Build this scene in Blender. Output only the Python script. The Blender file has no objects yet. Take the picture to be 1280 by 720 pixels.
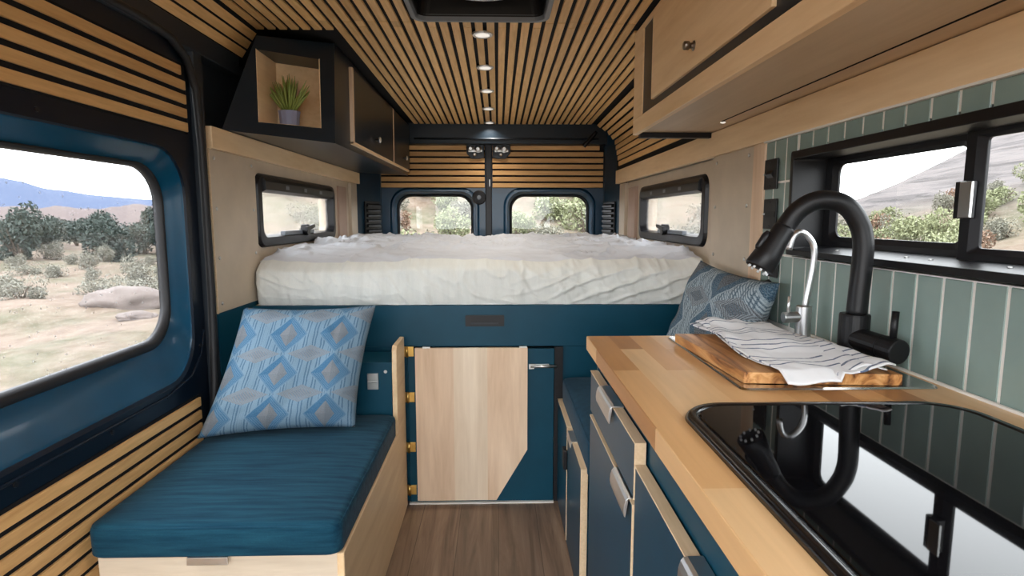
import bpy, bmesh, math, random
from mathutils import Vector, noise, Matrix
random.seed(7)
SC = bpy.context.scene
COL = SC.collection
PI = math.pi

# ------------------------------------------------------------------ materials
def new_mat(name):
    m = bpy.data.materials.new(name); m.use_nodes = True
    nt = m.node_tree; b = nt.nodes['Principled BSDF']
    return m, nt, b
def N(nt, kind, **kw):
    n = nt.nodes.new(kind)
    for k, v in kw.items():
        if k in n.inputs: n.inputs[k].default_value = v
        else: setattr(n, k, v)
    return n
def mth(nt, op, a, b=None, c=None):
    n = nt.nodes.new('ShaderNodeMath'); n.operation = op
    for i, v in enumerate((a, b, c)):
        if v is None: continue
        if isinstance(v, (int, float)): n.inputs[i].default_value = v
        else: nt.links.new(v, n.inputs[i])
    return n.outputs[0]
def mixc(nt, fac, a, b, mode='MIX'):
    n = nt.nodes.new('ShaderNodeMix'); n.data_type = 'RGBA'; n.blend_type = mode
    for sock, v in ((n.inputs[0], fac), (n.inputs[6], a), (n.inputs[7], b)):
        if isinstance(v, (int, float)): sock.default_value = v
        elif isinstance(v, tuple): sock.default_value = (*v[:3], 1)
        else: nt.links.new(v, sock)
    return n.outputs[2]
def ramp(nt, fac, stops):
    n = nt.nodes.new('ShaderNodeValToRGB'); nt.links.new(fac, n.inputs[0])
    e = n.color_ramp.elements
    while len(e) < len(stops): e.new(.5)
    for q, (p, c) in zip(e, stops):
        q.position = p; q.color = (*c[:3], 1) if isinstance(c, tuple) else (c, c, c, 1)
    return n.outputs[0]
def coords(nt, scale=(1, 1, 1), kind='Object', rot=(0, 0, 0), loc=(0, 0, 0)):
    t = nt.nodes.new('ShaderNodeTexCoord'); mp = nt.nodes.new('ShaderNodeMapping')
    mp.inputs['Scale'].default_value = scale; mp.inputs['Rotation'].default_value = rot
    mp.inputs['Location'].default_value = loc
    nt.links.new(t.outputs[kind], mp.inputs[0]); return mp.outputs[0]
def tex_noise(nt, vec, scale=5, detail=3, rough=.5, dist=0):
    n = N(nt, 'ShaderNodeTexNoise', Scale=scale, Detail=detail, Roughness=rough, Distortion=dist)
    nt.links.new(vec, n.inputs['Vector']); return n.outputs['Fac']
def bump(nt, b, h, strength=.2, dist=.002):
    n = N(nt, 'ShaderNodeBump', Strength=strength, Distance=dist)
    nt.links.new(h, n.inputs['Height']); nt.links.new(n.outputs[0], b.inputs['Normal'])

def plain(name, col, rough=.5, metal=0, spec=.5, coat=0, bumpy=0, bscale=300):
    m, nt, b = new_mat(name)
    v = coords(nt)
    f = tex_noise(nt, v, 9, 3)
    c = mixc(nt, ramp(nt, f, [(.3, 0.0), (.7, 1.0)]), tuple(x * .93 for x in col), tuple(min(1, x * 1.06) for x in col))
    nt.links.new(c, b.inputs['Base Color'])
    b.inputs['Roughness'].default_value = rough; b.inputs['Metallic'].default_value = metal
    b.inputs['Specular IOR Level'].default_value = spec; b.inputs['Coat Weight'].default_value = coat
    b.inputs['Coat Roughness'].default_value = .05
    if bumpy: bump(nt, b, tex_noise(nt, v, bscale, 2), bumpy, .001)
    return m
def wood(name, c1, c2, axis='y', grain=1.0, rough=.45, island=.12, fig=.5, spec=.35):
    """c1 dark grain, c2 light; axis = direction of the grain"""
    m, nt, b = new_mat(name)
    s = {'x': (1.2, 14, 14), 'y': (14, 1.2, 14), 'z': (14, 14, 1.2)}[axis]
    g = nt.nodes.new('ShaderNodeNewGeometry')
    rnd = g.outputs['Random Per Island']
    t = nt.nodes.new('ShaderNodeTexCoord'); mp = nt.nodes.new('ShaderNodeMapping')
    mp.inputs['Scale'].default_value = s
    nt.links.new(t.outputs['Object'], mp.inputs[0])
    ad = nt.nodes.new('ShaderNodeVectorMath'); ad.operation = 'ADD'
    cx = nt.nodes.new('ShaderNodeCombineXYZ')
    off = mth(nt, 'MULTIPLY', rnd, 37.0)
    for i in range(3): nt.links.new(off, cx.inputs[i])
    nt.links.new(mp.outputs[0], ad.inputs[0]); nt.links.new(cx.outputs[0], ad.inputs[1])
    v = ad.outputs[0]
    f1 = tex_noise(nt, v, 1.0 * grain, 5, .6, .8)
    f2 = tex_noise(nt, v, 6.0 * grain, 3, .6)
    f = mth(nt, 'ADD', mth(nt, 'MULTIPLY', f1, fig), mth(nt, 'MULTIPLY', f2, 1 - fig))
    c = mixc(nt, ramp(nt, f, [(.32, 0.0), (.66, 1.0)]), c1, c2)
    hsv = nt.nodes.new('ShaderNodeHueSaturation')
    nt.links.new(c, hsv.inputs['Color'])
    nt.links.new(mth(nt, 'ADD', mth(nt, 'MULTIPLY', rnd, 2 * island), 1 - island), hsv.inputs['Value'])
    nt.links.new(hsv.outputs[0], b.inputs['Base Color'])
    b.inputs['Roughness'].default_value = rough; b.inputs['Specular IOR Level'].default_value = spec
    bump(nt, b, f2, .08, .001)
    return m
def fabric(name, c1, c2, stretch=(6, 90, 90), rough=.9, bs=.3):
    m, nt, b = new_mat(name)
    f = tex_noise(nt, coords(nt, stretch), 1, 4, .6)
    fine = tex_noise(nt, coords(nt, (600, 600, 600)), 1, 1)
    c = mixc(nt, ramp(nt, f, [(.3, 0.0), (.72, 1.0)]), c1, c2)
    c = mixc(nt, mth(nt, 'MULTIPLY', fine, .45), c, tuple(x * .5 for x in c1))
    nt.links.new(c, b.inputs['Base Color'])
    b.inputs['Roughness'].default_value = rough; b.inputs['Specular IOR Level'].default_value = .15
    b.inputs['Sheen Weight'].default_value = .05; b.inputs['Sheen Roughness'].default_value = .4
    bump(nt, b, fine, bs, .001)
    return m
def glass(name, tint=(1, 1, 1), refl=.06, dust=0.0, haze=0.0):
    m, nt, b = new_mat(name)
    nt.nodes.remove(b); out = nt.nodes['Material Output']
    tr = N(nt, 'ShaderNodeBsdfTransparent', Color=(*tint, 1)); gl = N(nt, 'ShaderNodeBsdfGlossy', Roughness=.02)
    lw = N(nt, 'ShaderNodeLayerWeight', Blend=.5); mx = nt.nodes.new('ShaderNodeMixShader')
    nt.links.new(mth(nt, 'ADD', mth(nt, 'MULTIPLY', mth(nt, 'POWER', lw.outputs['Facing'], 5.0), .8), refl * .5), mx.inputs[0])
    nt.links.new(tr.outputs[0], mx.inputs[1]); nt.links.new(gl.outputs[0], mx.inputs[2])
    last = mx.outputs[0]
    if dust:
        vo = N(nt, 'ShaderNodeTexVoronoi', Scale=38.0); nt.links.new(coords(nt), vo.inputs['Vector'])
        nz = tex_noise(nt, coords(nt), 5, 3)
        spot = mth(nt, 'LESS_THAN', vo.outputs['Distance'], mth(nt, 'MULTIPLY', nz, .22))
        df = N(nt, 'ShaderNodeBsdfDiffuse', Color=(.75, .75, .75, 1)); m2 = nt.nodes.new('ShaderNodeMixShader')
        nt.links.new(mth(nt, 'ADD', mth(nt, 'MULTIPLY', spot, dust), .02), m2.inputs[0])
        nt.links.new(last, m2.inputs[1]); nt.links.new(df.outputs[0], m2.inputs[2]); last = m2.outputs[0]
    if haze:
        tl = N(nt, 'ShaderNodeBsdfTranslucent', Color=(.85, .85, .85, 1)); m3 = nt.nodes.new('ShaderNodeMixShader')
        m3.inputs[0].default_value = haze
        nt.links.new(last, m3.inputs[1]); nt.links.new(tl.outputs[0], m3.inputs[2]); last = m3.outputs[0]
    nt.links.new(last, out.inputs['Surface'])
    return m

M = {}
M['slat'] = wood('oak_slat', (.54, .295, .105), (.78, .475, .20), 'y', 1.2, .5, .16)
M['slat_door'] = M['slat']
M['slat'] = wood('brightened_oak_slat', (.64, .365, .135), (.88, .57, .255), 'y', 1.2, .5, .13)  # ceiling battens: same oak, colour lifted to stand in for light from below
M['slat_x'] = wood('oak_slat_cross', (.50, .27, .095), (.72, .43, .18), 'x', 1.2, .5, .14)
M['maple'] = wood('maple_ply', (.74, .50, .265), (.92, .69, .43), 'y', .8, .4, .04, .7)
M['maple_z'] = wood('maple_board', (.62, .42, .265), (.86, .655, .47), 'z', .7, .45, .05, .75)
M['maple_pale'] = wood('pale_maple_board', (.70, .54, .38), (.88, .73, .56), 'z', .7, .45, .04, .7)
M['maple_x'] = wood('maple_cross', (.56, .46, .345), (.70, .60, .47), 'x', .9, .45, .05, .6)
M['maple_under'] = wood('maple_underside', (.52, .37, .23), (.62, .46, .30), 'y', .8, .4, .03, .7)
M['edge'] = wood('ply_edge', (.62, .45, .27), (.76, .58, .38), 'y', 2, .5, .05)
M['veneer'] = plain('wall_veneer', (.56, .46, .345), .42, 0, .4, 0, .25, 140)
M['pinkboard'] = plain('rose_tan_board', (.42, .29, .22), .6)
M['charcoal'] = plain('charcoal_metal', (.020, .026, .034), .42, 0, .4)
M['black_backing'] = plain('black_backing', (.008, .008, .009), .8, 0, .2)
M['black_plastic'] = plain('black_plastic', (.009, .009, .011), .38, 0, .35)
M['black_matte'] = plain('black_matte', (.006, .006, .007), .42, 0, .35, 0, .1)
M['rubber'] = plain('rubber', (.012, .012, .013), .55, 0, .4)
M['blue_paint'] = plain('van_blue_paint', (.002, .050, .10), .25, 0, .4, .25)
M['dark_paint'] = plain('navy_door_paint', (.0025, .007, .015), .34, 0, .25, .08)
M['navy_lam'] = plain('navy_laminate', (.003, .052, .088), .38, 0, .25)
M['navy_front'] = plain('navy_front', (.003, .045, .083), .33, 0, .3)
M['navy_cab'] = plain('dark_navy_cabinet', (.009, .016, .024), .30, 0, .35)
M['grey_plastic'] = plain('grey_plastic', (.16, .18, .205), .4, 0, .4)
M['white_plastic'] = plain('white_plastic', (.72, .73, .73), .4)
M['chrome'] = plain('brushed_nickel', (.68, .68, .68), .33, 1)
M['steel'] = plain('stainless_steel', (.55, .54, .52), .2, 1)
M['bronze'] = plain('dark_nickel', (.22, .19, .16), .3, 1)
M['brass'] = plain('brass', (.80, .52, .16), .3, 1)
M['zinc'] = plain('zinc', (.62, .62, .60), .35, 1)
M['tile'] = plain('sage_tile', (.245, .325, .295), .25, 0, .5)
M['grout'] = plain('grout', (.82, .79, .73), .85)
M['black_glass'] = plain('black_glass', (.004, .004, .005), .03, 0, .28)
M['enamel'] = plain('black_enamel', (.006, .006, .007), .2, 0, .5)
M['cushion'] = fabric('navy_cushion_cloth', (.004, .034, .066), (.015, .086, .135), (5, 70, 70))
M['cushion_r'] = fabric('blue_cushion_cloth', (.006, .038, .072), (.014, .066, .108), (40, 40, 40))
M['sheet'] = fabric('cream_sheet', (.75, .76, .71), (.86, .87, .82), (30, 4, 4), .9, .1)
M['topsheet'] = fabric('white_sheet', (.60, .62, .66), (.72, .74, .78), (4, 4, 4), .9, .1)
M['pot'] = plain('lavender_pot', (.24, .25, .36), .6)
M['soil'] = plain('soil', (.03, .02, .012), .95)
M['blade'] = plain('succulent_blade', (.22, .27, .05), .5)
M['pane'] = glass('clear_pane', (.97, .98, .98))
M['pane_dust'] = glass('dusty_pane', (.97, .98, 1.0), .06, .45)
M['pane_acrylic'] = glass('acrylic_pane', (.95, .95, .95), .08, .06, .05)
M['lens'] = plain('frosted_lens', (.8, .8, .78), .4)
nt = M['lens'].node_tree; nt.nodes['Principled BSDF'].inputs['Emission Color'].default_value = (1, .93, .82, 1)
nt.nodes['Principled BSDF'].inputs['Emission Strength'].default_value = .55

def mat_board():
    m, nt, b = new_mat('acacia_board')
    f = tex_noise(nt, coords(nt, (12, 1.3, 12)), 2.4, 5, .6, 1.5)
    c = ramp(nt, f, [(.36, (.10, .036, .013)), (.44, (.33, .135, .04)), (.53, (.52, .245, .08)), (.66, (.68, .38, .16))])
    nt.links.new(c, b.inputs['Base Color']); b.inputs['Roughness'].default_value = .35
    return m
M['board'] = mat_board()
def mat_butcher():
    m, nt, b = new_mat('butcher_block')
    br = nt.nodes.new('ShaderNodeTexBrick')
    br.offset = .37; br.squash = 1
    br.inputs['Scale'].default_value = 1; br.inputs['Brick Width'].default_value = .52; br.inputs['Row Height'].default_value = .055
    br.inputs['Mortar Size'].default_value = 0.0
    br.inputs['Color1'].default_value = (0, 0, 0, 1); br.inputs['Color2'].default_value = (1, 1, 1, 1)
    nt.links.new(coords(nt, (1, 1, 1), 'Object', (0, 0, PI / 2), (.13, .02, 0)), br.inputs['Vector'])
    f = tex_noise(nt, coords(nt, (22, 1.6, 22)), 1.5, 5, .6, .5)
    c = ramp(nt, br.outputs['Color'], [(0, (.34, .145, .048)), (.30, (.55, .27, .10)), (.55, (.76, .43, .18)), (1, (.88, .60, .32))])
    c = mixc(nt, .75, c, mixc(nt, f, (.55, .5, .45), (1, 1, 1)), 'MULTIPLY')
    nt.links.new(c, b.inputs['Base Color']); b.inputs['Roughness'].default_value = .33
    b.inputs['Specular IOR Level'].default_value = .4
    return m
M['butcher'] = mat_butcher()
def mat_floor():
    m, nt, b = new_mat('plank_floor')
    br = nt.nodes.new('ShaderNodeTexBrick'); br.offset = .4
    br.inputs['Scale'].default_value = 1; br.inputs['Brick Width'].default_value = 1.2; br.inputs['Row Height'].default_value = .15
    br.inputs['Mortar Size'].default_value = .0012
    br.inputs['Color1'].default_value = (.8, .8, .8, 1); br.inputs['Color2'].default_value = (1.05, 1.05, 1.05, 1); br.inputs['Mortar'].default_value = (.35, .35, .35, 1)
    nt.links.new(coords(nt, (1, 1, 1), 'Object', (0, 0, PI / 2)), br.inputs['Vector'])
    f = tex_noise(nt, coords(nt, (16, 1.1, 16)), 1.3, 6, .65, .8)
    c = ramp(nt, f, [(.3, (.115, .075, .05)), (.5, (.25, .165, .11)), (.72, (.36, .255, .18))])
    c = mixc(nt, 1.0, c, br.outputs['Color'], 'MULTIPLY')
    nt.links.new(c, b.inputs['Base Color']); b.inputs['Roughness'].default_value = .4
    return m
M['floor'] = mat_floor()
M['pillar_blue'] = plain('pillar_paint', (.006, .026, .048), .4, 0, .3)
def mat_pillow(name, gray, mid, light, dark, hatch):
    """woven lattice of diamonds, from the pillow's own UVs (metres)"""
    m, nt, b = new_mat(name)
    t = nt.nodes.new('ShaderNodeTexCoord'); sp = nt.nodes.new('ShaderNodeSeparateXYZ')
    nt.links.new(t.outputs['UV'], sp.inputs[0]); u, v = sp.outputs[0], sp.outputs[1]
    wob = tex_noise(nt, t.outputs['UV'], 30, 2)
    u = mth(nt, 'ADD', u, mth(nt, 'MULTIPLY', wob, .006))
    cu = mth(nt, 'MULTIPLY', u, 1 / .182); cv = mth(nt, 'MULTIPLY', v, 1 / .146)
    def tri(x): return mth(nt, 'ABSOLUTE', mth(nt, 'SUBTRACT', mth(nt, 'FRACT', x), .5))     # 0 at a cell's middle, .5 at its edge
    au, av = tri(cu), tri(cv)
    d = mth(nt, 'ADD', mth(nt, 'MULTIPLY', au, 2.55), mth(nt, 'MULTIPLY', av, 1.97))
    d2 = mth(nt, 'ADD', mth(nt, 'MULTIPLY', au, 2.85), mth(nt, 'MULTIPLY', av, 1.68))
    bu, bv = mth(nt, 'SUBTRACT', .5, au), mth(nt, 'SUBTRACT', .5, av)
    e = mth(nt, 'ADD', mth(nt, 'MULTIPLY', bu, 2.2), mth(nt, 'MULTIPLY', bv, 4.4))
    st = mth(nt, 'MULTIPLY', mth(nt, 'GREATER_THAN', mth(nt, 'SINE', mth(nt, 'MULTIPLY', u, 620.0)), .2), mth(nt, 'GREATER_THAN', mth(nt, 'SINE', mth(nt, 'MULTIPLY', u, 190.0)), -.3))
    st2 = mth(nt, 'GREATER_THAN', mth(nt, 'SINE', mth(nt, 'MULTIPLY', mth(nt, 'ADD', u, v), 700.0)), .1)
    rg = mth(nt, 'GREATER_THAN', mth(nt, 'SINE', mth(nt, 'MULTIPLY', d, 58.0)), .1)
    big = tex_noise(nt, t.outputs['UV'], 14, 2)
    base = mixc(nt, mth(nt, 'MULTIPLY', st, .75), light, dark)
    if hatch: base = mixc(nt, mth(nt, 'MULTIPLY', st2, .8), base, dark)
    right = mth(nt, 'GREATER_THAN', mth(nt, 'FRACT', cu), .5); up = mth(nt, 'GREATER_THAN', mth(nt, 'FRACT', cv), .5)
    ring = mixc(nt, mth(nt, 'MULTIPLY', mth(nt, 'MULTIPLY', rg, mth(nt, 'MAXIMUM', right, mth(nt, 'SUBTRACT', 1.0, up))), .65), mid, tuple(x * .75 + y * .25 for x, y in zip(light, mid)) if not hatch else dark)
    c = mixc(nt, mth(nt, 'LESS_THAN', d, .98), base, ring)
    gsm = mixc(nt, mth(nt, 'MULTIPLY', rg, .55), gray, light)
    c = mixc(nt, mth(nt, 'LESS_THAN', e, .95), c, gsm)
    c = mixc(nt, mth(nt, 'LESS_THAN', e, .50), c, mixc(nt, mth(nt, 'MULTIPLY', st2, .4), gray, mid))
    g2 = mixc(nt, right, gray, tuple(x * .80 for x in gray)); g2 = mixc(nt, mth(nt, 'MULTIPLY', mth(nt, 'SUBTRACT', 1.0, up), .35), g2, tuple(x * .6 for x in gray))
    c = mixc(nt, mth(nt, 'LESS_THAN', d2, .50), c, g2)
    line = mth(nt, 'LESS_THAN', mth(nt, 'ABSOLUTE', mth(nt, 'SUBTRACT', d, .98)), .045)
    c = mixc(nt, mth(nt, 'MULTIPLY', line, .7), c, light)
    c = mixc(nt, mth(nt, 'MULTIPLY', big, .30), c, mid)
    fine = tex_noise(nt, t.outputs['UV'], 420, 2)
    c = mixc(nt, mth(nt, 'MULTIPLY', ramp(nt, fine, [(.45, 0.0), (.6, 1.0)]), .22), c, tuple(min(1, x * 1.5) for x in light))
    nt.links.new(c, b.inputs['Base Color']); b.inputs['Roughness'].default_value = .85
    b.inputs['Specular IOR Level'].default_value = .2
    bump(nt, b, fine, .25, .001)
    return m
M['pillow_l'] = mat_pillow('pillow_weave', (.20, .195, .19), (.035, .120, .225), (.17, .255, .325), (.026, .075, .14), False)
M['pillow_r'] = mat_pillow('pillow_weave_dark', (.10, .10, .105), (.035, .085, .135), (.40, .47, .50), (.03, .06, .09), True)
def mat_towel():
    m, nt, b = new_mat('striped_towel')
    t = nt.nodes.new('ShaderNodeTexCoord'); sp = nt.nodes.new('ShaderNodeSeparateXYZ')
    nt.links.new(t.outputs['UV'], sp.inputs[0]); v = sp.outputs[1]
    wob = tex_noise(nt, t.outputs['UV'], 7, 1)
    q = mth(nt, 'FRACT', mth(nt, 'ADD', mth(nt, 'MULTIPLY', v, 8.0), mth(nt, 'MULTIPLY', wob, .75)))
    tot = None
    for p in (.2, .42, .64):
        l = mth(nt, 'LESS_THAN', mth(nt, 'ABSOLUTE', mth(nt, 'SUBTRACT', q, p)), .022)
        tot = l if tot is None else mth(nt, 'MAXIMUM', tot, l)
    dash = ramp(nt, tex_noise(nt, t.outputs['UV'], 90, 2), [(.3, .55), (.5, 1.0)])
    c = mixc(nt, mth(nt, 'MULTIPLY', tot, dash), (.74, .74, .75), (.10, .13, .20))
    nt.links.new(c, b.inputs['Base Color']); b.inputs['Roughness'].default_value = .9
    bump(nt, b, tex_noise(nt, coords(nt, (500, 500, 500)), 1, 1), .2, .001)
    return m
M['towel'] = mat_towel()
def mat_ground():
    m, nt, b = new_mat('desert_ground')
    g = coords(nt)
    f = tex_noise(nt, g, .35, 6, .62); f2 = tex_noise(nt, g, 3.0, 5, .65)
    sp = nt.nodes.new('ShaderNodeSeparateXYZ'); nt.links.new(g, sp.inputs[0])
    sand = ramp(nt, f2, [(.3, (0.107, 0.077, 0.056)), (.55, (0.155, 0.120, 0.093)), (.75, (0.176, 0.144, 0.114))])
    scrub = ramp(nt, f2, [(.3, (0.064, 0.064, 0.037)), (.55, (0.117, 0.107, 0.075)), (.75, (0.160, 0.138, 0.107))])
    c = mixc(nt, ramp(nt, f, [(.45, 0.0), (.6, 1.0)]), sand, scrub)
    lay = tex_noise(nt, coords(nt, (.10, .10, 2.2), 'Object', (.25, .35, 0)), 1.6, 6, .7, .5)
    rock = ramp(nt, lay, [(.3, (0.040, 0.037, 0.037)), (.48, (0.112, 0.101, 0.101)), (.6, (0.144, 0.128, 0.126)), (.75, (0.080, 0.070, 0.070))])
    isr = ramp(nt, mth(nt, 'ADD', mth(nt, 'MULTIPLY', sp.outputs[0], .05), mth(nt, 'MULTIPLY', sp.outputs[2], .05)), [(.75, 0.0), (1.0, 1.0)])
    c = mixc(nt, isr, c, rock)
    nt.links.new(c, b.inputs['Base Color']); b.inputs['Roughness'].default_value = .95; b.inputs['Specular IOR Level'].default_value = .1
    bump(nt, b, f2, .5, .1)
    return m
M['ground'] = mat_ground()
M['hazed_ridge'] = plain('hazed_ridge', (.062, .080, .125), .95, 0, .05)  # distance haze is put into the mountains' blue-grey base colour
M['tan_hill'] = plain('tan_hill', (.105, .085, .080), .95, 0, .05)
M['leaf_green'] = plain('creosote_leaf', (.185, .20, .105), .7)
M['leaf_dark'] = plain('juniper_leaf', (.035, .050, .040), .8)
M['leaf_grey'] = plain('sage_leaf', (.165, .160, .125), .8)
M['leaf_rust'] = plain('rust_leaf', (.17, .105, .07), .8)
M['twig'] = plain('twig', (.10, .075, .055), .9)
M['rock'] = plain('sandstone', (.115, .092, .080), .9)

# ------------------------------------------------------------------ mesh helpers
class MB:
    def __init__(s): s.bm = bmesh.new(); s.uv = None
    def box(s, x0, x1, y0, y1, z0, z1):
        v = [s.bm.verts.new((x, y, z)) for x in (x0, x1) for y in (y0, y1) for z in (z0, z1)]
        for f in ((0, 1, 3, 2), (4, 6, 7, 5), (0, 4, 5, 1), (2, 3, 7, 6), (0, 2, 6, 4), (1, 5, 7, 3)):
            s.bm.faces.new([v[i] for i in f])
        return s
    def poly(s, pts, d):
        """solid: polygon pts (3-D) swept by vector d"""
        d = Vector(d); a = [s.bm.verts.new(p) for p in pts]; b = [s.bm.verts.new(Vector(p) + d) for p in pts]
        s.bm.faces.new(a[::-1]); s.bm.faces.new(b); n = len(a)
        for i in range(n): s.bm.faces.new((a[i], a[(i + 1) % n], b[(i + 1) % n], b[i]))
        return s
    def loft(s, loops, ring=False, cap=False):
        L = [[s.bm.verts.new(p) for p in lp] for lp in loops]
        n = len(L[0]); K = len(L)
        for k in range(K if ring else K - 1):
            a, b = L[k], L[(k + 1) % K]
            for i in range(n): s.bm.faces.new((a[i], a[(i + 1) % n], b[(i + 1) % n], b[i]))
        if cap:
            s.bm.faces.new(L[0][::-1]); s.bm.faces.new(L[-1])
        return s
    def cyl(s, p0, p1, r0, r1=None, n=20):
        r1 = r0 if r1 is None else r1
        return s.tube([p0, p1], [r0, r1], n)
    def tube(s, pts, rad, n=14, cap=True):
        pts = [Vector(p) for p in pts]
        if isinstance(rad, (int, float)): rad = [rad] * len(pts)
        loops = []; up = None
        for i, p in enumerate(pts):
            t = (pts[min(i + 1, len(pts) - 1)] - pts[max(i - 1, 0)]).normalized()
            if up is None:
                up = Vector((0, 0, 1)) if abs(t.z) < .9 else Vector((1, 0, 0))
            a = t.cross(up).normalized(); bb = a.cross(t).normalized(); up = bb
            loops.append([p + (a * math.cos(2 * PI * k / n) + bb * math.sin(2 * PI * k / n)) * rad[i] for k in range(n)])
        return s.loft(loops, cap=cap)
    def lathe(s, c, prof, axis=(0, 0, 1), n=28):
        """prof: (radius, height) list along axis from c"""
        c = Vector(c); ax = Vector(axis).normalized()
        h = Vector((0, 0, 1)) if abs(ax.z) < .9 else Vector((1, 0, 0))
        a = ax.cross(h).normalized(); b = ax.cross(a)
        loops = [[c + ax * z + (a * math.cos(2 * PI * k / n) + b * math.sin(2 * PI * k / n)) * max(r, 1e-4) for k in range(n)] for r, z in prof]
        return s.loft(loops, cap=True)
    def grid(s, f, nu, nv, uvf=None, closed=False):
        V = [[s.bm.verts.new(f(i / nu, j / nv)) for j in range(nv + 1)] for i in range(nu + 1)]
        uvl = s.bm.loops.layers.uv.verify() if uvf else None
        for i in range(nu):
            for j in range(nv):
                fc = s.bm.faces.new((V[i][j], V[i + 1][j], V[i + 1][j + 1], V[i][j + 1]))
                if uvl:
                    for lp, (a, b) in zip(fc.loops, ((i, j), (i + 1, j), (i + 1, j + 1), (i, j + 1))):
                        lp[uvl].uv = uvf(a / nu, b / nv)
        return s
    def build(s, name, mat, parent=None, smooth=False, bevel=0, segs=2, solid=0, subsurf=0, merge=0):
        if merge: bmesh.ops.remove_doubles(s.bm, verts=s.bm.verts, dist=merge)
        bmesh.ops.recalc_face_normals(s.bm, faces=s.bm.faces)
        me = bpy.data.meshes.new(name)
        if parent is None:
            xs = [v.co for v in s.bm.verts]
            o = Vector(((min(v.x for v in xs) + max(v.x for v in xs)) / 2, (min(v.y for v in xs) + max(v.y for v in xs)) / 2, min(v.z for v in xs)))
        else: o = WORLD[parent.name]
        for v in s.bm.verts: v.co -= o
        s.bm.to_mesh(me); s.bm.free()
        if smooth:
            for p in me.polygons: p.use_smooth = True
        me.materials.append(mat if not isinstance(mat, str) else M[mat])
        ob = bpy.data.objects.new(name, me); COL.objects.link(ob)
        if parent is None: ob.location = o
        else: ob.parent = parent
        WORLD[ob.name] = o.copy()
        if bevel:
            md = ob.modifiers.new('bevel', 'BEVEL'); md.width = bevel; md.segments = segs; md.limit_method = 'ANGLE'; md.angle_limit = .6
        if solid:
            md = ob.modifiers.new('solid', 'SOLIDIFY'); md.thickness = solid; md.offset = -1
        if subsurf:
            md = ob.modifiers.new('sub', 'SUBSURF'); md.levels = md.render_levels = subsurf
        if smooth and bevel:
            pass
        return ob
WORLD = {}
def thing(name, loc, label, cat, group=None):
    o = bpy.data.objects.new(name, None); COL.objects.link(o); o.location = loc; o.empty_display_size = .1
    WORLD[o.name] = Vector(loc); return tag(o, label, cat, group)
def tag(o, label=None, cat=None, group=None, kind=None):
    if label: o['label'] = label
    if cat: o['category'] = cat
    if group: o['group'] = group
    if kind: o['kind'] = kind
    return o
def struct(name, loc=(0, 0, 0)):
    o = bpy.data.objects.new(name, None); COL.objects.link(o); o.location = loc; WORLD[o.name] = Vector(loc); o['kind'] = 'structure'; return o
def rr(a0, a1, b0, b1, r, seg=6):
    """rounded rectangle in 2-D, (a,b) points"""
    out = []
    for (ca, cb, s0) in ((a1 - r, b1 - r, 0), (a0 + r, b1 - r, 1), (a0 + r, b0 + r, 2), (a1 - r, b0 + r, 3)):
        for k in range(seg + 1):
            t = (s0 + k / seg) * PI / 2
            out.append((ca + r * math.cos(t), cb + r * math.sin(t)))
    return out
def X(x, lp): return [(x, a, b) for a, b in lp]
def Y(y, lp): return [(a, y, b) for a, b in lp]
def Z(z, lp): return [(a, b, z) for a, b in lp]
def fbm(x, y, z=0, o=4): return noise.fractal(Vector((x, y, z)), 1.0, 2.0, o)
def lerp(a, b, t): return a + (b - a) * t

YF = -.45                       # the shell ends here, open towards the cab
# ------------------------------------------------------------------ floor, ceiling, roof
floor = struct('floor')
MB().box(-1.06, .96, YF, 4.5, -.06, 0).build('floor_planks', 'floor', floor)
ceil = struct('ceiling')
def cz(y): return 1.872 - max(0, y - 2.2) * .0155
mb = MB()
for (xa, xb, ya, yb) in ((-.905, -.305, YF, 2.2), (.190, .72, YF, 2.2), (-.305, .190, YF, 1.675), (-.305, .190, 2.155, 2.2)):
    mb.box(xa, xb, ya, yb, cz(0) + .009, cz(0) + .029)
mb.poly([(-.905, 2.2, cz(0) + .009), (.72, 2.2, cz(0) + .009), (.80, 4.5, cz(4.5) + .009), (-.905, 4.5, cz(4.5) + .009)], (0, 0, .02))
mb.poly([(-.90, YF, 1.884), (-.99, YF, 1.765), (-1.03, YF, 1.765), (-.92, YF, 1.91)], (0, 4.9, 0))
mb.poly([(.70, YF, 1.890), (.80, YF, 1.80), (.845, YF, 1.72), (.845, YF, 1.48), (.96, YF, 1.48), (.96, YF, 1.93), (.70, YF, 1.93)], (0, 4.45 - YF, 0))
mb.box(-1.06, .96, YF, 4.5, 1.935, 1.96)
mb.build('black_backing', 'black_backing', ceil)
VX0, VX1, VY0, VY1 = -.300, .185, 1.68, 2.150
def slat(mb, p0, p1, w, nrm, th=.009):
    """one batten from p0 to p1; w = half-width vector, nrm = direction it stands off"""
    p0, p1, w, n = Vector(p0), Vector(p1), Vector(w), Vector(nrm) * th
    mb.poly([p0 - w, p0 + w, p0 + w + n, p0 - w + n], p1 - p0)
mb = MB()
pitch = .0432
x = -.888
k = 0
while x < .70:
    y0 = YF if x < .50 else 2.305
    y1 = 4.38 if x > -.60 else 2.30
    segs = [(y0, y1)]
    if VX0 - .006 < x < VX1 + .006: segs = [(y0, VY0 + .012), (VY1 - .012, y1)]
    out = []
    for a, b in segs:
        j = 2.21 + (.05 if (k * 7) % 3 == 0 else 0)
        if a < j - .1 and b > j + .1: out += [(a, j - .0012), (j + .0012, b)]
        else: out.append((a, b))
    for a, b in out:
        if a < 2.2 < b:
            slat(mb, (x, a, cz(a)), (x, 2.2, cz(2.2)), (.0143, 0, 0), (0, 0, 1)); a = 2.2
        slat(mb, (x, a, cz(a)), (x, b, cz(b)), (.0143, 0, 0), (0, 0, 1))
    x += pitch; k += 1
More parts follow.
